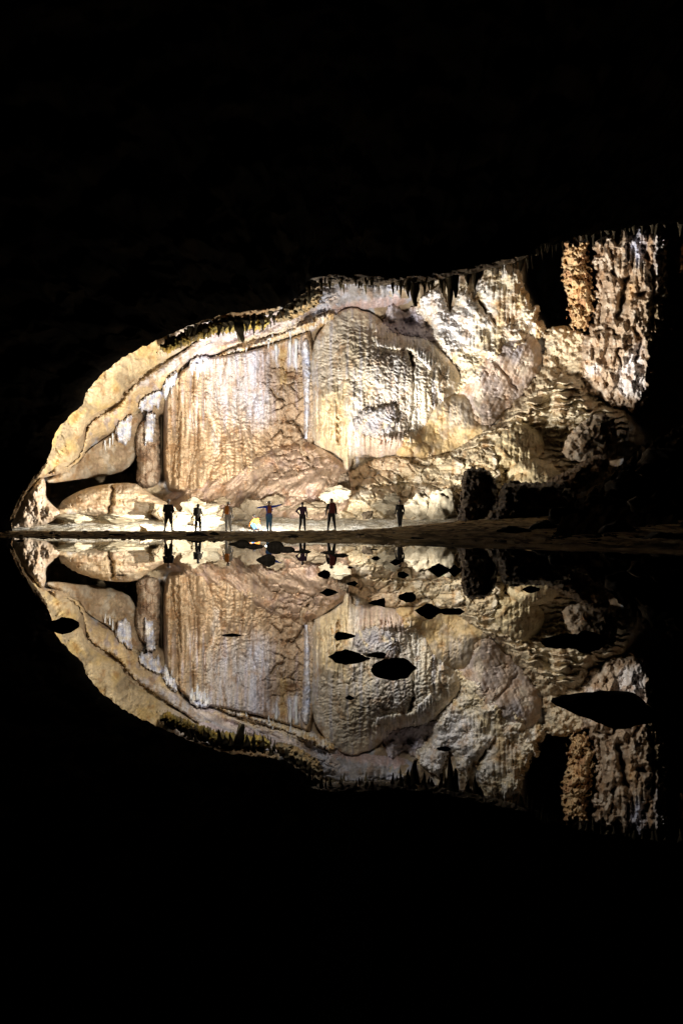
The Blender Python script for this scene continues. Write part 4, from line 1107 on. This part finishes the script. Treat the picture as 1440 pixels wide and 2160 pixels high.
def hand(bm, wrist, direction, palm_n, side):
    d = Vector(direction).normalized(); n = Vector(palm_n); n = (n - d * n.dot(d)).normalized(); s = d.cross(n) * side
    w = Vector(wrist)
    tube(bm, w, w + d * 0.05, 0.028, 0.036, sy=0.6)
    tube(bm, w + d * 0.045 + s * 0.014, w + d * 0.085 + s * 0.016, 0.026, 0.022)
    tube(bm, w + d * 0.045 - s * 0.014, w + d * 0.085 - s * 0.016, 0.026, 0.022)
    for k, (off, ln) in enumerate(((0.036, 0.068), (0.013, 0.078), (-0.011, 0.072), (-0.034, 0.055))):
        a = w + d * 0.085 + s * off
        b = a + d * ln * 0.5 + s * off * 0.22 + n * 0.008
        c = b + d * ln * 0.4 + n * 0.022 + s * off * 0.12
        tube(bm, a, b, 0.0105, 0.0095, 7); tube(bm, b, c, 0.0095, 0.008, 7)
    a = w + d * 0.025 + s * 0.034
    b = a + d * 0.035 + s * 0.03; c = b + d * 0.03 + s * 0.008 + n * 0.008
    tube(bm, a, b, 0.014, 0.012, 7); tube(bm, b, c, 0.012, 0.009, 7)


def build_person(label, px, y, hpx, pose, top, bottom, helmet, sleeves='long', shorts=False, yaw=0.0, base_z=None, group='cavers standing on the sandbank', hairy=False, stocky=1.0):
    root = bpy.data.objects.new('person', None); COL.objects.link(root)
    x = (px - CX) * y / F
    z = fz(px, y) if base_z is None else base_z
    H = hpx * y / F
    k = H / 1.78
    root.location = (x, y, z); root.scale = (k, k, k); root.rotation_euler[2] = yaw
    tag(root, label, 'person', group)
    J = dict(pelvis=(0, 0, 0.93), waist=(0, 0, 1.06), chest=(0, 0.01, 1.28), neck=(0, 0.0, 1.46), head=(0, 0.025, 1.62),
             shL=(-0.185, 0, 1.41), shR=(0.185, 0, 1.41), elL=(-0.25, -0.02, 1.14), elR=(0.25, -0.02, 1.14), wrL=(-0.27, 0.05, 0.90), wrR=(0.27, 0.05, 0.90),
             hipL=(-0.095, 0, 0.92), hipR=(0.095, 0, 0.92), knL=(-0.12, 0.03, 0.50), knR=(0.12, 0.03, 0.50), anL=(-0.14, 0, 0.085), anR=(0.14, 0, 0.085),
             toeL=(-0.16, 0.16, 0.035), toeR=(0.16, 0.16, 0.035))
    J.update(pose)
    J = {a: Vector(b) for a, b in J.items()}
    W_ = stocky * 1.1

    def torso(bm, e=0.0, low=True):
        tube(bm, J['pelvis'] + Vector((-0.06, 0, 0)), J['pelvis'] + Vector((0.06, 0, 0)), 0.115 * W_ + e, 0.115 * W_ + e, 12)
        tube(bm, J['pelvis'], J['waist'], 0.135 * W_ + e, 0.125 * W_ + e, 12, 0.8)
        tube(bm, J['waist'], J['chest'], 0.13 * W_ + e, 0.15 * W_ + e, 12, 0.8)
        tube(bm, J['chest'] + Vector((-0.05, 0, 0)), J['chest'] + Vector((0.05, 0, 0)), 0.135 * W_ + e, 0.135 * W_ + e, 12)
        m = (J['shL'] + J['shR']) / 2
        tube(bm, J['chest'], m - Vector((0, 0, 0.03)), 0.13 * W_ + e, 0.09 + e, 12, 0.8)
        tube(bm, J['shL'] + (m - J['shL']) * 0.15, J['shR'] + (m - J['shR']) * 0.15, 0.065 + e, 0.065 + e, 10)

    def arm(bm, s, e=0.0, upto='wr'):
        sh, el, wr = J['sh' + s], J['el' + s], J['wr' + s]
        tube(bm, sh, el, 0.060 * W_ + e, 0.046 + e)
        if upto == 'wr':
            tube(bm, el, wr, 0.043 + e, 0.029 + e)
        elif upto == 'half':
            pass

    def leg(bm, s, e=0.0, full=True, frac=1.0):
        hp, kn, an = J['hip' + s], J['kn' + s], J['an' + s]
        tube(bm, hp, kn, 0.098 * W_ + e, 0.066 + e, 12)
        if full:
            mid = kn + (an - kn) * 0.3
            tube(bm, kn, mid, 0.064 + e, 0.063 + e); tube(bm, mid, kn + (an - kn) * frac, 0.058 + e, 0.038 + e)

    # body: one continuous skin
    bm = bmesh.new()
    torso(bm)
    for s, sd in (('L', -1), ('R', 1)):
        arm(bm, s); leg(bm, s)
        dv = (J['wr' + s] - J['el' + s])
        hand(bm, J['wr' + s], pose.get('hand' + s, dv), pose.get('palm' + s, (-sd, 0.2, 0)), sd)
        tube(bm, J['an' + s], J['toe' + s], 0.042, 0.034); tube(bm, J['an' + s], J['an' + s] + Vector((0, -0.045, -0.045)), 0.042, 0.035)
    tube(bm, J['neck'] - Vector((0, 0, 0.05)), J['head'] - Vector((0, 0.01, 0.05)), 0.058, 0.055)
    h = J['head']
    ball(bm, h + Vector((0, -0.01, 0.025)), (0.076, 0.095, 0.10))
    ball(bm, h + Vector((0, 0.03, -0.045)), (0.056, 0.066, 0.075))
    ball(bm, h + Vector((0, 0.108, -0.02)), (0.014, 0.02, 0.024), 2)      # nose
    ball(bm, h + Vector((0, 0.088, -0.075)), (0.026, 0.014, 0.012), 2)    # lips
    for sd in (-1, 1):
        ball(bm, h + Vector((sd * 0.08, -0.005, -0.01)), (0.012, 0.022, 0.034), 2)   # ears
        ball(bm, h + Vector((sd * 0.032, 0.088, 0.012)), (0.015, 0.010, 0.010), 2)   # eyes
    fuse('body', bm, SKIN, root)
    # clothing
    bm = bmesh.new(); torso(bm, 0.014)
    for s in 'LR': arm(bm, s, 0.013, 'wr' if sleeves == 'long' else 'half')
    shirt = fuse('shirt', bm, CL[top], root, 0.014)
    bm = bmesh.new()
    tube(bm, J['pelvis'] + Vector((-0.05, 0, 0)), J['pelvis'] + Vector((0.05, 0, 0)), 0.13 * W_, 0.13 * W_, 12)
    tube(bm, J['pelvis'], J['waist'], 0.142 * W_, 0.132 * W_, 12, 0.85)
    for s in 'LR': leg(bm, s, 0.018 if not shorts else 0.026, not shorts, 0.92)
    fuse('shorts' if shorts else 'trousers', bm, CL[bottom], root, 0.014)
    for s in 'LR':
        bm = bmesh.new()
        tube(bm, J['an' + s] + (J['kn' + s] - J['an' + s]) * 0.25, J['an' + s], 0.052, 0.05)
        tube(bm, J['an' + s] - Vector((0, 0.03, 0.03)), J['toe' + s] + (J['toe' + s] - J['an' + s]).normalized() * 0.05 + Vector((0, 0, 0.008)), 0.052, 0.042, 10, 0.9)
        fuse('boot', bm, BOOT, root, 0.014)
    if helmet:
        bm = bmesh.new()
        c = h + Vector((0, -0.005, 0.045))
        rows = [(0.0, 0.142, 0.122), (0.012, 0.128, 0.108), (0.05, 0.122, 0.103), (0.085, 0.10, 0.085), (0.108, 0.06, 0.052), (0.116, 0.0, 0.0)]
        rings = []
        for zz, ry, rx in rows[:-1]:
            rings.append([bm.verts.new(c + Vector((rx * math.cos(a), ry * math.sin(a), zz))) for a in np.linspace(0, 2 * math.pi, 21)[:-1]])
        for a, b in zip(rings[:-1], rings[1:]):
            for q in range(20): bm.faces.new((a[q], a[(q + 1) % 20], b[(q + 1) % 20], b[q]))
        tipv = bm.verts.new(c + Vector((0, 0, 0.116)))
        for q in range(20): bm.faces.new((rings[-1][q], rings[-1][(q + 1) % 20], tipv))
        bm.faces.new(rings[0][::-1])
        he = from_bm('helmet', bm, helmet, root)
        bm = bmesh.new(); tube(bm, c + Vector((0, 0.105, 0.05)), c + Vector((0, 0.14, 0.045)), 0.022, 0.024)
        from_bm('headlamp', bm, BOOT, he)
    else:
        bm = bmesh.new(); ball(bm, h + Vector((0, -0.025, 0.04)), (0.088, 0.10, 0.10)); ball(bm, h + Vector((0, -0.07, -0.03)), (0.06, 0.05, 0.08))
        from_bm('hair', bm, HAIR, root)
    return root, J, k


def backpack(person, J, k, label, mat, strapmat, size=(0.30, 0.16, 0.46), dz=0.0, dx=0.0):
    root = bpy.data.objects.new('backpack', None); COL.objects.link(root)
    root.location = person.location; root.scale = person.scale; root.rotation_euler = person.rotation_euler
    tag(root, label, 'backpack')
    c = Vector((J['chest'].x + dx, J['chest'].y - 0.155 - size[1] / 2, J['chest'].z - 0.04 + dz))

    def box(name, cc, s, m, par, bev):
        bm = bmesh.new(); bmesh.ops.create_cube(bm, size=1.0)
        for v in bm.verts:
            t = 1.0 - 0.12 * (v.co.z > 0)
            v.co = Vector((v.co.x * s[0] * t, v.co.y * s[1] * t, v.co.z * s[2])) + cc
        bmesh.ops.bevel(bm, geom=bm.edges[:], offset=bev, segments=3, affect='EDGES', profile=0.6)
        return from_bm(name, bm, m, par)
    box('main_bag', c, size, mat, root, 0.045)
    box('front_pocket', c + Vector((0, -size[1] * 0.55, -0.07)), (size[0] * 0.75, 0.07, size[2] * 0.45), mat, root, 0.025)
    box('lid', c + Vector((0, 0, size[2] * 0.5)), (size[0] * 0.92, size[1] * 1.0, 0.09), mat, root, 0.03)
    for sd in (-1, 1):
        bm = bmesh.new()
        pts = [c + Vector((sd * size[0] * 0.3, size[1] * 0.5, size[2] * 0.42)), Vector((sd * 0.10, -0.06, 1.485)), Vector((sd * 0.105, 0.08, 1.46)), Vector((sd * 0.12, 0.165, 1.30)), Vector((sd * 0.15, 0.10, 1.10)), c + Vector((sd * size[0] * 0.45, size[1] * 0.3, -size[2] * 0.4))]
        for a, b in zip(pts[:-1], pts[1:]): tube(bm, a, b, 0.02, 0.02, 6)
        from_bm('strap', bm, strapmat, root)
    return root


PY = 39.2
# 1: leftmost, broad, shorts, hands clasped before him
p1 = build_person('person in black top and shorts with a pale helmet, leftmost of the row', 355.5, PY, 69, dict(
    elL=(-0.27, 0.02, 1.15), elR=(0.27, 0.02, 1.15), wrL=(-0.13, 0.20, 1.02), wrR=(0.13, 0.20, 1.02), anL=(-0.20, 0, 0.085), anR=(0.20, 0.02, 0.085), toeL=(-0.27, 0.12, 0.035), toeR=(0.30, 0.10, 0.035), knL=(-0.15, 0.03, 0.5), knR=(0.15, 0.03, 0.5)),
    'black', 'black', PLASTIC_W, shorts=True, stocky=1.14)
p2 = build_person('person in a white shirt turned aside with a black backpack', 418, PY + 0.2, 60, dict(
    elR=(0.25, 0.06, 1.16), wrR=(0.17, 0.24, 1.08), elL=(-0.24, 0.02, 1.15), wrL=(-0.16, 0.20, 1.05), anL=(-0.22, 0, 0.085), anR=(0.18, 0, 0.085), knL=(-0.16, 0.02, 0.5), knR=(0.13, 0.03, 0.5)),
    'white', 'black', None, sleeves='short', yaw=-0.5)
backpack(p2[0], p2[1], p2[2], 'black backpack worn by the person in the white shirt', CL['charcoal'], CL['black'])
p3 = build_person('person in light grey trousers and white helmet with an orange backpack', 481, PY, 63, dict(
    wrL=(-0.30, 0.03, 0.90), elL=(-0.26, -0.03, 1.14), anL=(-0.10, 0, 0.085), anR=(0.16, 0.03, 0.085)), 'cream', 'grey', PLASTIC_W, yaw=-0.15)
backpack(p3[0], p3[1], p3[2], 'orange backpack worn by the person in grey trousers', CL['orange'], CL['black'], (0.27, 0.15, 0.46))
p4 = build_person('person in a bright blue jacket with both arms stretched out', 567.5, PY, 64, dict(
    shL=(-0.18, 0, 1.42), shR=(0.18, 0, 1.43), elL=(-0.44, 0, 1.40), elR=(0.45, 0.0, 1.47), wrL=(-0.68, 0.03, 1.36), wrR=(0.70, 0.03, 1.55), anL=(-0.08, 0, 0.085), anR=(0.08, 0, 0.085), knL=(-0.09, 0.02, 0.5), knR=(0.09, 0.02, 0.5),
    toeL=(-0.10, 0.16, 0.035), toeR=(0.10, 0.16, 0.035), palmL=(0, 0, -1), palmR=(0, 0, -1)), 'blue', 'denim', PLASTIC_W, stocky=0.92)
backpack(p4[0], p4[1], p4[2], 'rust red backpack worn by the person with outstretched arms', CL['rust'], CL['black'], (0.24, 0.14, 0.38), 0.0, 0.05)
p5 = build_person('slim person in a dark purple top with one hand on the hip', 638, PY, 62, dict(
    elL=(-0.38, -0.04, 1.20), wrL=(-0.20, 0.02, 1.02), handL=(0.8, 0.4, -0.3), elR=(0.24, 0, 1.14), wrR=(0.27, 0.03, 0.88), anL=(-0.18, 0, 0.085), anR=(0.15, 0, 0.085), head=(-0.01, 0.03, 1.62)), 'purple', 'black', None, stocky=0.88)
p6 = build_person('tall person with legs apart carrying a large dark red backpack', 699, PY, 68, dict(
    anL=(-0.20, 0, 0.085), anR=(0.21, 0, 0.085), knL=(-0.15, 0.03, 0.5), knR=(0.15, 0.03, 0.5), elL=(-0.27, -0.02, 1.14), wrL=(-0.30, 0.05, 0.90)), 'black', 'black', PLASTIC_B, stocky=1.02)
backpack(p6[0], p6[1], p6[2], 'large dark red backpack on the tall person', CL['maroon'], CL['black'], (0.34, 0.2, 0.56), 0.0, 0.04)
p7 = build_person('dark person with legs together standing apart at the right', 843, 41.0, 58, dict(
    anL=(-0.06, 0, 0.085), anR=(0.06, 0, 0.085), knL=(-0.08, 0.02, 0.5), knR=(0.08, 0.02, 0.5), toeL=(-0.07, 0.16, 0.035), toeR=(0.07, 0.16, 0.035), wrL=(-0.30, 0.02, 0.90), elR=(0.26, -0.01, 1.14), wrR=(0.25, 0.06, 0.90)),
    'black', 'charcoal', PLASTIC_B, stocky=1.05)
# 8: crouching beyond the crest
p8 = build_person('person in an orange jacket and blue trousers crouching on the bright sand', 543, 44.5, 62, dict(
    pelvis=(0.05, 0, 0.28), waist=(0.06, 0.03, 0.40), chest=(0.0, 0.10, 0.60), neck=(-0.05, 0.15, 0.76), head=(-0.10, 0.20, 0.89),
    shL=(-0.18, 0.12, 0.70), shR=(0.16, 0.10, 0.72), elL=(-0.30, 0.26, 0.50), elR=(0.14, 0.36, 0.52), wrL=(-0.24, 0.44, 0.32), wrR=(-0.02, 0.50, 0.34),
    hipL=(-0.05, 0.02, 0.27), hipR=(0.14, 0.02, 0.27), knL=(-0.22, 0.36, 0.46), knR=(0.16, 0.38, 0.48), anL=(-0.16, 0.06, 0.085), anR=(0.14, 0.08, 0.085), toeL=(-0.20, 0.22, 0.035), toeR=(0.15, 0.24, 0.035)),
    'orange', 'denim', None, yaw=0.9, group='caver crouching by the lights', stocky=1.05)
